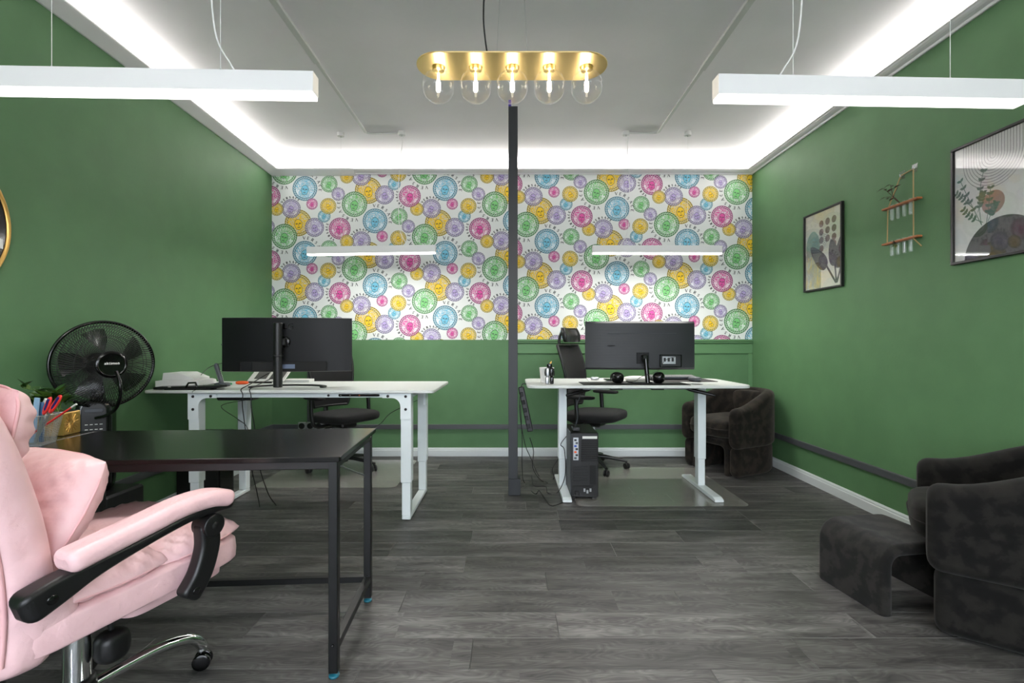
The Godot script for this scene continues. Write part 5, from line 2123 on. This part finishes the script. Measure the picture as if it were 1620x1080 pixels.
# ------------------------------------------------------------ on and below the desk with the tower
func right_desk_things():
	var H := 0.844
	var st = mb()
	slab(st, Transform3D(Basis(Vector3.RIGHT, PI / 2), V(0.905, H + 0.0015, 3.60)), rrect(0.78, 0.27, 0.012, 3), 0.003, 0.0005)
	single("desk_mat", st, M.black_matte, "thin black desk mat under the monitor stand", "desk mat")
	st = mb()
	slab(st, Transform3D(Basis(Vector3.UP, -0.10) * Basis(Vector3.RIGHT, PI / 2), V(0.83, H + 0.003, 3.93)), rrect(0.42, 0.30, 0.004, 2), 0.006, 0.0)
	single("paper_stack", st, M.paper, "flat white paper sheets behind the monitor stand", "paper")
	st = mb()
	blob(st, V(1.00, H + 0.022, 3.86), Vector3(0.10, 0.018, 0.07), 0.9, 0.8, 10, 20)
	single("white_cloth", st, M.paper, "crumpled white cloth lying on the papers", "cloth")
	st = mb()
	blob(st, V(0.665, H + 0.020, 3.86), Vector3(0.035, 0.012, 0.025), 0.6, 0.6, 10, 20)
	single("earphone_case", st, M.silver, "small silver earphone case on the papers", "earphone case")
	st = mb()
	box(st, V(0.78, H + 0.011, 3.84), Vector3(0.075, 0.009, 0.14), 0.003)
	single("mobile_phone", st, M.black_gloss, "black mobile phone lying on the papers", "phone")
	# keyboard on a dark pad, with a mouse
	st = mb()
	slab(st, Transform3D(Basis(Vector3.RIGHT, PI / 2), V(1.365, H + 0.002, 3.90)), rrect(0.50, 0.30, 0.02, 4), 0.004, 0.001)
	single("mouse_pad", st, M.pad_brown, "dark brown-grey pad under the keyboard", "mouse pad")
	var kb = thing("keyboard", "dark keyboard with pale keys behind the grey mouse", "keyboard", V(1.32, H + 0.004, 3.97))
	st = mb()
	box(st, Transform3D(Basis(Vector3.RIGHT, -0.06), Vector3(0, 0.014, 0)), Vector3(0.38, 0.020, 0.13), 0.004)
	part("case", st, M.grey_plastic, kb)
	st = mb()
	for r in 4:
		for k in 14:
			box(st, Transform3D(Basis(Vector3.RIGHT, -0.06), Vector3(-0.170 + k * 0.026, 0.0265 + 0.0018 * r, 0.045 - r * 0.028)), Vector3(0.021, 0.007, 0.021), 0.002)
	part("keys", st, M.key_grey, kb)
	st = mb()
	blob(st, Transform3D(Basis(Vector3.UP, 0.5), V(1.435, H + 0.022, 3.77)), Vector3(0.034, 0.019, 0.058), 0.75, 0.85, 12, 24)
	single("computer_mouse", st, M.grey_plastic, "grey computer mouse at the front of the keyboard pad", "mouse")
	# small speakers
	for k in 2:
		var px = 977.0 if k == 0 else 1042.0
		var sp = thing("desktop_speaker", "small rounded black speaker on the %s side of the monitor stand" % ["post", "armchair"][k], "speaker", V((px - CX) * 3.60 / F, H + 0.003, 3.60), 0.5 if k == 0 else -0.5, "small speakers by the monitor stand")
		st = mb()
		blob(st, Transform3D(Basis(Vector3.RIGHT, 0.25), Vector3(0, 0.041, 0)), Vector3(0.044, 0.041, 0.046), 0.75, 0.85, 14, 24)
		part("shell", st, M.black_gloss, sp)
		st = mb()
		lathe(st, Transform3D(Basis(Vector3.RIGHT, PI / 2 + 0.25), Vector3(0, 0.043, -0.030)), [[0.0, -0.018], [0.032, -0.018], [0.034, -0.010], [0.034, 0.004], [0.0, 0.004]], 24)
		part("driver", st, M.black_matte, sp)
	st = mb()
	cable(st, [P(978, 603, 3.57), P(1003, 603, 3.53), P(1014, 596, 3.50), P(1030, 591, 3.53), P(1044, 584, 3.58), P(1052, 570, 3.59), P(1072, 563, 3.605)], 0.002)
	single("cable", st, M.black_plastic, "thin black cable running from speaker up to the monitor", "cable", "cables of the tower desk")
	# mug and ornament
	var mg = thing("mug", "tapered white cup on the free end of the tower desk", "cup", V(0.267, H, 3.69))
	st = mb()
	lathe(st, Vector3.ZERO, [[0.0, 0.0], [0.044, 0.0], [0.046, 0.003], [0.057, 0.114], [0.057, 0.114], [0.055, 0.116], [0.053, 0.114], [0.043, 0.006], [0.0, 0.006]], 32)
	part("cup", st, M.mug, mg)
	var fg = thing("desk_ornament", "small black and silver ornament shaped like a bottle figure beside the white cup", "ornament", V(0.278, H, 3.56))
	for s in [-1, 1]:
		st = mb()
		blob(st, Vector3(s * 0.017, 0.028, 0), Vector3(0.015, 0.028, 0.018), 0.4, 0.6, 10, 16)
		part("leg", st, M.silver if s < 0 else M.black_gloss, fg)
		st = mb()
		blob(st, Vector3(s * 0.014, 0.088, 0), Vector3(0.015, 0.034, 0.020), 0.45, 0.6, 10, 16)
		part("torso_half", st, M.silver if s < 0 else M.black_gloss, fg)
		st = mb()
		tube(st, [Vector3(s * 0.026, 0.115, 0), Vector3(s * 0.031, 0.085, 0.006), Vector3(s * 0.028, 0.062, 0.012)], 0.007, 8)
		part("arm", st, M.black_gloss, fg)
	st = mb()
	blob(st, Vector3(0, 0.135, 0), Vector3(0.020, 0.018, 0.020), 0.5, 0.8, 10, 18)
	part("head", st, M.black_gloss, fg)
	st = mb()
	tube(st, [Vector3(0.004, 0.146, 0), Vector3(0.010, 0.160, 0), Vector3(0.014, 0.170, 0)], [0.007, 0.006, 0.003], 8)
	part("spout", st, M.gold, fg)
	# power strip hung at the end of the desk
	var ps = thing("power_strip", "long black power strip hanging beside the dark post", "power strip", V(0.105, 0.70, 3.70))
	var tl = Transform3D(Basis(Vector3.BACK, 0.21), Vector3(0.0, -0.06, 0))
	st = mb()
	box(st, tl, Vector3(0.045, 0.35, 0.045), 0.006)
	part("housing", st, M.black_plastic, ps)
	for k in 5:
		st = mb()
		box(st, tl * Transform3D(Basis(), Vector3(-0.006, -0.13 + k * 0.062, 0.023)), Vector3(0.026, 0.034, 0.004), 0.002)
		part("socket", st, M.black_gloss, ps)
	st = mb()
	cable(st, [Vector3(-0.035, 0.11, 0), Vector3(-0.02, 0.135, 0), Vector3(0.03, 0.124, 0.0)], 0.004)
	part("hanger", st, M.black_plastic, ps)
	# cables on the floor
	var cs = [
		[[[838, 692, 3.68], [844, 713, 3.7], [843, 740, 3.75], [858, 761, 0], [876, 757, 0], [874, 742, 4.0], [883, 726, 4.05]], "black cable dropping from the power strip and curling up behind the desk leg"],
		[[[823, 640, 3.72], [826, 690, 3.72], [826, 738, 3.72], [829, 762, 0], [846, 781, 0], [853, 776, 0], [863, 790, 0], [874, 800, 0], [902, 789, 0]], "black cable trailing over the floor past the desk foot"],
		[[[841, 752, 0], [845, 768, 0], [863, 769.5, 0], [867, 780, 0], [882, 779, 0], [894, 752, 3.6], [893, 712, 3.6], [887, 703, 3.62], [896, 690, 3.62]], "black cable bent in square corners on the floor by the desk foot"],
		[[[824, 616, 3.7], [822, 650, 3.7], [830, 700, 3.72], [840, 725, 3.8], [852, 752, 0], [866, 764, 0]], "black cable hanging close along the dark post"],
	]
	for c in cs:
		var pts = []
		for q in c[0]:
			if q[2] == 0:
				var dd = F * (EYE - 0.004) / (q[1] - CY)
				pts.append(V((q[0] - CX) * dd / F, 0.005, dd))
			else:
				pts.append(P(q[0], q[1], q[2]))
		st = mb()
		cable(st, pts, 0.0032)
		single("cable", st, M.black_plastic, c[1], "cable", "cables of the tower desk")
	st = mb()
	cable(st, [V(0.53, 0.80, 3.70), P(917, 628, 3.60), P(912, 642, 3.58), P(914, 660, 3.60), P(908, 679, 3.62)], 0.0032)
	single("cable", st, M.grey_plastic, "grey cable running from the desk down to the computer tower", "cable", "cables of the tower desk")
	st = mb()
	box(st, V(0.478, 0.482 + 0.012 + 0.016, 3.60), Vector3(0.055, 0.03, 0.07), 0.004)
	single("power_adapter", st, M.black_plastic, "small black power adapter lying on the computer tower", "adapter")
	st = mb()
	cable(st, [V(0.86, 0.004, BACK - 0.16), V(1.1, 0.005, BACK - 0.10), V(1.5, 0.005, BACK - 0.07), V(1.78, 0.005, BACK - 0.09)], 0.004)
	single("cable", st, M.black_plastic, "black cable lying along the white baseboard behind the office chair", "cable", "cables of the tower desk")

func floor_mats():
	var st = mb()
	slab(st, Transform3D(Basis(Vector3.RIGHT, PI / 2), V(1.07, 0.0018, 3.90)), rrect(1.22, 1.05, 0.05, 6), 0.0025, 0.0008)
	single("chair_mat", st, M.mat_clear, "clear plastic floor mat below the tower desk", "floor mat", "clear chair mats")
	st = mb()
	slab(st, Transform3D(Basis(Vector3.RIGHT, PI / 2), V(-1.50, 0.0018, 4.26)), rrect(1.15, 0.90, 0.06, 6), 0.0025, 0.0008)
	single("chair_mat", st, M.mat_clear, "clear plastic floor mat behind the long white desk", "floor mat", "clear chair mats")

# ------------------------------------------------------------ on the walls
func poster(d0, d1, y0, y1, im, label):
	# hangs on the right wall between distances d0 (near) and d1 (far)
	var o = thing("framed_poster", label, "picture", V(2.44, (y0 + y1) * 0.5, (d0 + d1) * 0.5), -PI / 2)
	var w = d1 - d0
	var h = y1 - y0
	var st = mb()
	for q in [[0, h * 0.5 - 0.007, w, 0.014], [0, -h * 0.5 + 0.007, w, 0.014], [-w * 0.5 + 0.007, 0, 0.014, h - 0.028], [w * 0.5 - 0.007, 0, 0.014, h - 0.028]]:
		st = mb()
		box(st, Vector3(q[0], q[1], 0.0125), Vector3(q[2], q[3], 0.023), 0.0015)
		part("frame_bar", st, M.frame_black, o)
	st = mb()
	var iw = w * 0.5 - 0.013
	var ih = h * 0.5 - 0.013
	quad(st, Vector3(-iw, ih, 0.010), Vector3(iw, ih, 0.010), Vector3(iw, -ih, 0.010), Vector3(-iw, -ih, 0.010), Vector3(0, 0, 1))
	box(st, Vector3(0, 0, 0.006), Vector3(iw * 2, ih * 2, 0.006))
	var m = mat(Color(1, 1, 1), 0.7)
	m.albedo_texture = tex(im)
	part("print", st, m, o)
	st = mb()
	box(st, Vector3(0, 0, 0.0145), Vector3(iw * 2, ih * 2, 0.002))
	part("glass", st, M.pane, o)
func cov(d, px):                  # soft edge of a painted shape
	return clampf(0.5 - d / px, 0.0, 1.0)
func arch_print():
	var W := 330
	var H := 452
	var im := Image.create(W, H, false, Image.FORMAT_RGB8)
	var mw := 0.463
	var mh := 0.634
	var px = mw / W
	var stems = [[[0.343, 0.72], [0.20, 0.50], [0.078, 0.29]], [[0.343, 0.72], [0.28, 0.48], [0.366, 0.27]], [[0.40, 0.72], [0.43, 0.58], [0.45, 0.43]], [[0.36, 0.70], [0.20, 0.64], [0.12, 0.55]], [[0.24, 0.56], [0.12, 0.45], [0.03, 0.39]], [[0.42, 0.70], [0.47, 0.63], [0.51, 0.57]], [[0.30, 0.60], [0.34, 0.50], [0.36, 0.45]]]
	var segs = []
	var leaves = []
	for s in stems:
		var a = Vector2(s[0][0] * mw, s[0][1] * mh)
		var b = Vector2(s[1][0] * mw, s[1][1] * mh)
		var c = Vector2(s[2][0] * mw, s[2][1] * mh)
		var prev = a
		for k in range(1, 13):
			var t = k / 12.0
			var p = a.lerp(b, t).lerp(b.lerp(c, t), t)
			segs.append([prev, p])
			if k % 2 == 0 and k > 2:
				var dir = (p - prev).normalized()
				for sd in [-1.0, 1.0]:
					leaves.append([p, p + (dir * 0.6 + Vector2(-dir.y, dir.x) * sd).normalized() * 0.020])
			prev = p
	for y in H:
		for x in W:
			var p = Vector2((x + 0.5) * px, (y + 0.5) * mh / H)
			var c = Color(0.80, 0.80, 0.79)
			# arches
			var ac = Vector2(0.477 * mw, 0.163 * mh)
			var r = p.distance_to(ac) if p.y > ac.y else absf(p.x - ac.x)
			if r < 0.176:
				var q = absf(fposmod(r + 0.0075, 0.0152) - 0.0075)
				c = c.lerp(Color(0.13, 0.13, 0.14), cov(q - 0.0009, px))
			var rd = p.distance_to(Vector2(0.478 * mw, 0.553 * mh)) - 0.062
			c = c.lerp(Color(0.57, 0.43, 0.40), cov(rd, px))
			for s in segs:
				if absf(p.x - s[0].x) < 0.02 and absf(p.y - s[0].y) < 0.03:
					var dd = Geometry2D.get_closest_point_to_segment(p, s[0], s[1]).distance_to(p) - 0.0011
					c = c.lerp(Color(0.20, 0.33, 0.26), cov(dd - 0.0005, px))
			for s in leaves:
				if absf(p.x - s[0].x) < 0.03 and absf(p.y - s[0].y) < 0.03:
					var cl = Geometry2D.get_closest_point_to_segment(p, s[0], s[1])
					var t = cl.distance_to(s[0]) / 0.020
					c = c.lerp(Color(0.19, 0.32, 0.25), cov(cl.distance_to(p) - 0.0075 * sin(PI * (0.15 + 0.7 * t)), px))
			var dm = p.distance_to(Vector2(0.587 * mw, 1.02 * mh)) - 0.212
			if dm < px:
				var k = Color(0.045, 0.043, 0.045)
				for g in [0.62, 0.80]:
					var gx = absf(p.x - (g * mw + 0.008 * sin(p.y * 50.0 + g * 9.0)))
					k = k.lerp(Color(0.25, 0.24, 0.24), cov(gx - 0.0006, px) * 0.7)
				c = c.lerp(k, cov(dm, px))
			im.set_pixel(x, y, c)
	return im
func leaf_print():
	var W := 240
	var H := 325
	var im := Image.create(W, H, false, Image.FORMAT_RGB8)
	var mw := 0.463
	var mh := 0.625
	var px = mw / W
	var nz := FastNoiseLite.new()
	nz.seed = 6
	nz.frequency = 0.02
	var dots = []
	for v in [0.155, 0.267, 0.376, 0.465]:
		dots.append(Vector2(0.80 * mw, v * mh))
	for v in [0.155, 0.265, 0.372]:
		dots.append(Vector2(0.63 * mw, v * mh))
	for v in [0.16, 0.269, 0.373, 0.486]:
		dots.append(Vector2(0.46 * mw, v * mh))
	# leaves: root, tip, half width
	var lv = [[Vector2(0.60, 0.74), Vector2(0.15, 0.43), 0.062], [Vector2(0.84, 0.74), Vector2(0.72, 0.40), 0.062], [Vector2(0.88, 0.78), Vector2(1.02, 0.36), 0.055]]
	var st = [[Vector2(0.60, 0.72), Vector2(0.84, 0.95)], [Vector2(0.82, 0.70), Vector2(0.86, 0.95)], [Vector2(1.0, 0.72), Vector2(0.88, 0.95)]]
	for y in H:
		for x in W:
			var p = Vector2((x + 0.5) * px, (y + 0.5) * mh / H)
			var u = p.x / mw
			var v = p.y / mh
			var n = nz.get_noise_2d(x * 2.0, y * 2.0)
			var c = Color(0.80, 0.80, 0.76).lerp(Color(0.82, 0.80, 0.64), clampf(0.35 - v * 0.4 + n * 0.3, 0.0, 0.5))
			if u < 0.45 and v > 0.52:
				var q = nz.get_noise_2d(x * 3.0, y * 0.8)
				c = Color(0.56, 0.60, 0.54).lerp(Color(0.72, 0.66, 0.40), clampf(q * 1.6 + 0.15, 0.0, 0.8))
			var ec = Vector2((u - 0.22) * 1.0, (v - 0.46) * 0.85)
			if ec.length() < 0.20 and v < 0.56:
				c = Color(0.43, 0.55, 0.47).lerp(Color(0.52, 0.60, 0.50), n * 0.5 + 0.5)
			for d in dots:
				c = c.lerp(Color(0.42, 0.30, 0.27), cov(p.distance_to(d) - 0.028, px))
			var ar = p.distance_to(Vector2(0.46 * mw, 0.50 * mh))
			if p.y < 0.50 * mh and ar < 0.14 and ar > 0.03:
				var q = absf(fposmod(ar, 0.015) - 0.0075)
				c = c.lerp(Color(0.20, 0.20, 0.22), cov(q - 0.0011, px))
			for l in lv:
				var a = l[0] * Vector2(mw, mh)
				var b = l[1] * Vector2(mw, mh)
				var ax = b - a
				var t = (p - a).dot(ax) / ax.length_squared()
				if t > 0.0 and t < 1.0:
					var off = absf((p - a).cross(ax.normalized()))
					var w = l[2] * pow(sin(PI * pow(t, 0.62)), 0.6)
					c = c.lerp(Color(0.15, 0.13, 0.15).lerp(Color(0.28, 0.25, 0.22), clampf(n + 0.5 - t * 0.6, 0.0, 1.0)), cov(off - w, px))
					c = c.lerp(Color(0.10, 0.09, 0.10), cov(off - 0.0012, px) * 0.6)
			for s in st:
				var dd = Geometry2D.get_closest_point_to_segment(p, s[0] * Vector2(mw, mh), s[1] * Vector2(mw, mh)).distance_to(p) - 0.009
				c = c.lerp(Color(0.19, 0.16, 0.17), cov(dd, px))
			im.set_pixel(x, y, c)
	return im
func RW(px, py, off = 0.0):        # point on the right wall seen at a pixel
	var dd = F * 2.44 / (px - CX)
	return Vector3(2.44 - off, EYE - (py - CY) * dd / F, -dd)
func wall_things():
	poster(3.525, 3.988, 1.565, 2.192, leaf_print(), "black framed print of dark leaves and brown dots")
	poster(2.186, 2.649, 1.576, 2.210, arch_print(), "black framed print of line arches over a black dome")
	# rack of test tubes on ropes
	var o = thing("tube_vase_rack", "hanging wooden rack of glass test-tube vases on rope", "wall vase", V(2.44, 1.9, 2.97))
	var base = o.position
	for r in 2:
		var a = RW(1405.8, 332.5 if r == 0 else 387.5, 0.03) - base
		var b = RW(1463.3, 315.3 if r == 0 else 375.3, 0.03) - base
		b.y = a.y
		var st = mb()
		pen_box3(st, a, b, 0.012, 0.034)
		part("wooden_bar", st, M.wood, o)
		for k in 4:
			var p = a.lerp(b, 0.24 + k * 0.175)
			st = mb()
			lathe(st, p + Vector3(0, -0.085, 0), [[0.0, 0.0], [0.006, 0.001], [0.010, 0.005], [0.011, 0.011], [0.011, 0.098], [0.0125, 0.100]], 16)
			part("test_tube", st, M.clear_tube, o)
	var hook_l = RW(1428, 278, 0.012) - base
	var hook_r = RW(1448, 271.7, 0.012) - base
	hook_r.y = hook_l.y + 0.01
	var tl = RW(1412, 331, 0.03) - base
	var tr = RW(1453, 318, 0.03) - base
	var bl = RW(1411, 387, 0.03) - base
	var br = RW(1453, 377, 0.03) - base
	for q in [[hook_l, tl], [hook_l, hook_r], [hook_r, tr], [tl, bl], [tr, br], [br, RW(1466, 389, 0.03) - base]]:
		var st = mb()
		tube(st, [q[0], q[1]], 0.0035, 8)
		part("rope", st, M.rope, o)
	for q in [hook_l, hook_r]:
		var st = mb()
		box(st, Vector3(-0.002, q.y + 0.004, q.z), Vector3(0.004, 0.05, 0.04), 0.001)
		var hk = part("clear_hook", st, M.clear_tube, o)
		st = mb()
		tube(st, [Vector3(-0.003, q.y + 0.004, q.z), Vector3(-0.016, q.y - 0.006, q.z), Vector3(-0.018, q.y + 0.008, q.z)], 0.003, 6)
		part("pin", st, M.silver, hk)
	var tw = thing("dried_twig", "dried brown twig with curled leaves in the upper glass tubes", "twig", RW(1433, 322, 0.03))
	var to = tw.position
	var tips = [[1409, 298], [1412, 312], [1420, 292], [1432, 296]]
	for q in tips:
		var st = mb()
		tube(st, spline([Vector3.ZERO, (RW(1424, 312, 0.04) - to), (RW(q[0], q[1], 0.045) - to)], 4), 0.0016, 5)
		part("branch", st, M.twig, tw)
		if q[0] < 1430:
			for k in 3:
				st = mb()
				leaf(st, Transform3D(Basis(Vector3.UP, 1.2 + k * 1.1) * Basis(Vector3.RIGHT, -0.3 + 0.4 * k), RW(q[0] + k * 3, q[1] + k * 3, 0.045) - to), 0.045, 0.011)
				part("leaf", st, M.twig, tw)
	var ms = thing("air_plant", "small mossy green tuft on the lower glass tubes", "plant", RW(1428, 386, 0.05))
	rng.seed = 8
	for k in 22:
		var st = mb()
		leaf(st, Transform3D(Basis(Vector3.UP, rng.randf() * TAU) * Basis(Vector3.RIGHT, rng.randf_range(-1.0, 1.4)), Vector3(0, 0, 0)), rng.randf_range(0.02, 0.036), 0.005)
		part("leaf", st, M.moss if k % 3 else M.twig, ms)
	# round black disc in a gold rim on the left wall
	var dd = 2.51
	var wd = thing("round_wall_disc", "round glossy black wall disc in a thin gold rim", "wall decor", Vector3(wall_x(dd) + 0.001, EYE + (CY - 362.0) * 2.36 / F, -dd), atan2(0.0315, 1.0) + PI / 2)
	wd.position = Vector3(wall_x(1.90) + 0.002, EYE + (CY - 362.0) * 2.20 / F, -1.90)
	var R = 0.34
	var st = mb()
	lathe(st, Transform3D(Basis(Vector3.RIGHT, PI / 2), Vector3(0, 0, 0)), [[0.0, 0.0], [R - 0.012, 0.0], [R - 0.012, 0.014], [0.0, 0.014]], 72)
	part("face", st, M.black_gloss, wd)
	st = mb()
	hoop(st, Transform3D(Basis(), Vector3(0, 0, 0.012)), R - 0.006, 0.0, 0.010, 72, 8)
	part("rim", st, M.gold, wd)
	st = mb()
	box(st, Transform3D(Basis(), Vector3(R - 0.045, -0.068, 0.0155)), Vector3(0.020, 0.045, 0.002), 0.0)
	part("white_mark", st, M.paper, wd)
func pen_box3(st, a, b, h, dp):     # bar along the wall
	var x = (b - a).normalized()
	box(st, Transform3D(Basis(x, Vector3.UP, x.cross(Vector3.UP)), (a + b) * 0.5), Vector3(a.distance_to(b), h, dp), 0.002)

func build_furniture():
	desk_left()
	desk_right()
	var tt = deg_to_rad(3.4)
	black_table(V(-1.197, 0, 1.866), tt, 1.2, 0.55, "long black table whose free end carries nothing, beside the pink chair", true)
	black_table(V(-2.068, 0, 1.814), tt, 0.535, 0.55, "short black table against the wall carrying the gold planter", false)
	pink_chair()
	office_chair(V(0.753, 0, 4.42), deg_to_rad(-122.0), "black mesh office chair with headrest behind the computer tower desk", true)
	office_chair(V(-1.525, 0, 4.36), deg_to_rad(-126.0), "black mesh office chair behind the desk with the LG monitor", false)
	armchair(V(2.118, 0, 1.925), deg_to_rad(53.1), "dark velvet tub armchair below the pictures with its stool pulled out", M.velvet_dark)
	armchair(V(2.072, 0, 4.45), deg_to_rad(116.0), "dark velvet tub armchair in the corner beside the white standing desk", M.velvet_brown)
	stool(V(1.735, 0, 2.215), deg_to_rad(8.0), "dark velvet arch stool pulled out on the open floor", M.velvet)
	stool(V(1.92, 0, 4.375), deg_to_rad(116.0), "dark velvet arch stool pushed under the corner armchair", M.velvet_brown, 0.40, 0.34)
	tower(V((924.4 - CX) * 3.524 / F, 0, 3.524 + 0.20), 0.0, "black computer tower with its connectors facing out under the standing desk", Vector3(0.205, 0.482, 0.40), true)
	tower(V(-2.225, 0, 3.49), PI / 2, "large black computer tower in the shade under the printer desk", Vector3(0.20, 0.50, 0.29), false)
	monitor_lg()
	monitor_right()

const COVE := 4.2
const PEND := 1.0
const PEND_BACK := 2.1
const BULB := 0.05

func _ready():
	var cam := Camera3D.new()
	cam.name = "camera"
	cam.projection = Camera3D.PROJECTION_FRUSTUM
	cam.near = 0.05
	cam.far = 60.0
	cam.size = 2.0 * 0.05 * 540.0 / F
	cam.frustum_offset = Vector2(0, 0.05 * (CY - 540.0) / F)
	cam.position = Vector3(0, EYE, 0)
	add_child(cam)
	cam.current = true
	var env := Environment.new()
	env.background_mode = Environment.BG_COLOR
	env.background_color = Color(0.93, 0.96, 1.0)
	env.background_energy_multiplier = 9.0
	env.ambient_light_source = Environment.AMBIENT_SOURCE_DISABLED
	env.tonemap_mode = Environment.TONE_MAPPER_LINEAR
	env.tonemap_exposure = 1.04
	env.sdfgi_enabled = true
	env.ssao_enabled = true
	env.ssil_enabled = true
	var we := WorldEnvironment.new()
	we.environment = env
	add_child(we)
	make_materials()
	build_room()
	build_fittings()
	build_furniture()
	fan()
	table_things()
	left_desk_things()
	right_desk_things()
	floor_mats()
	wall_things()
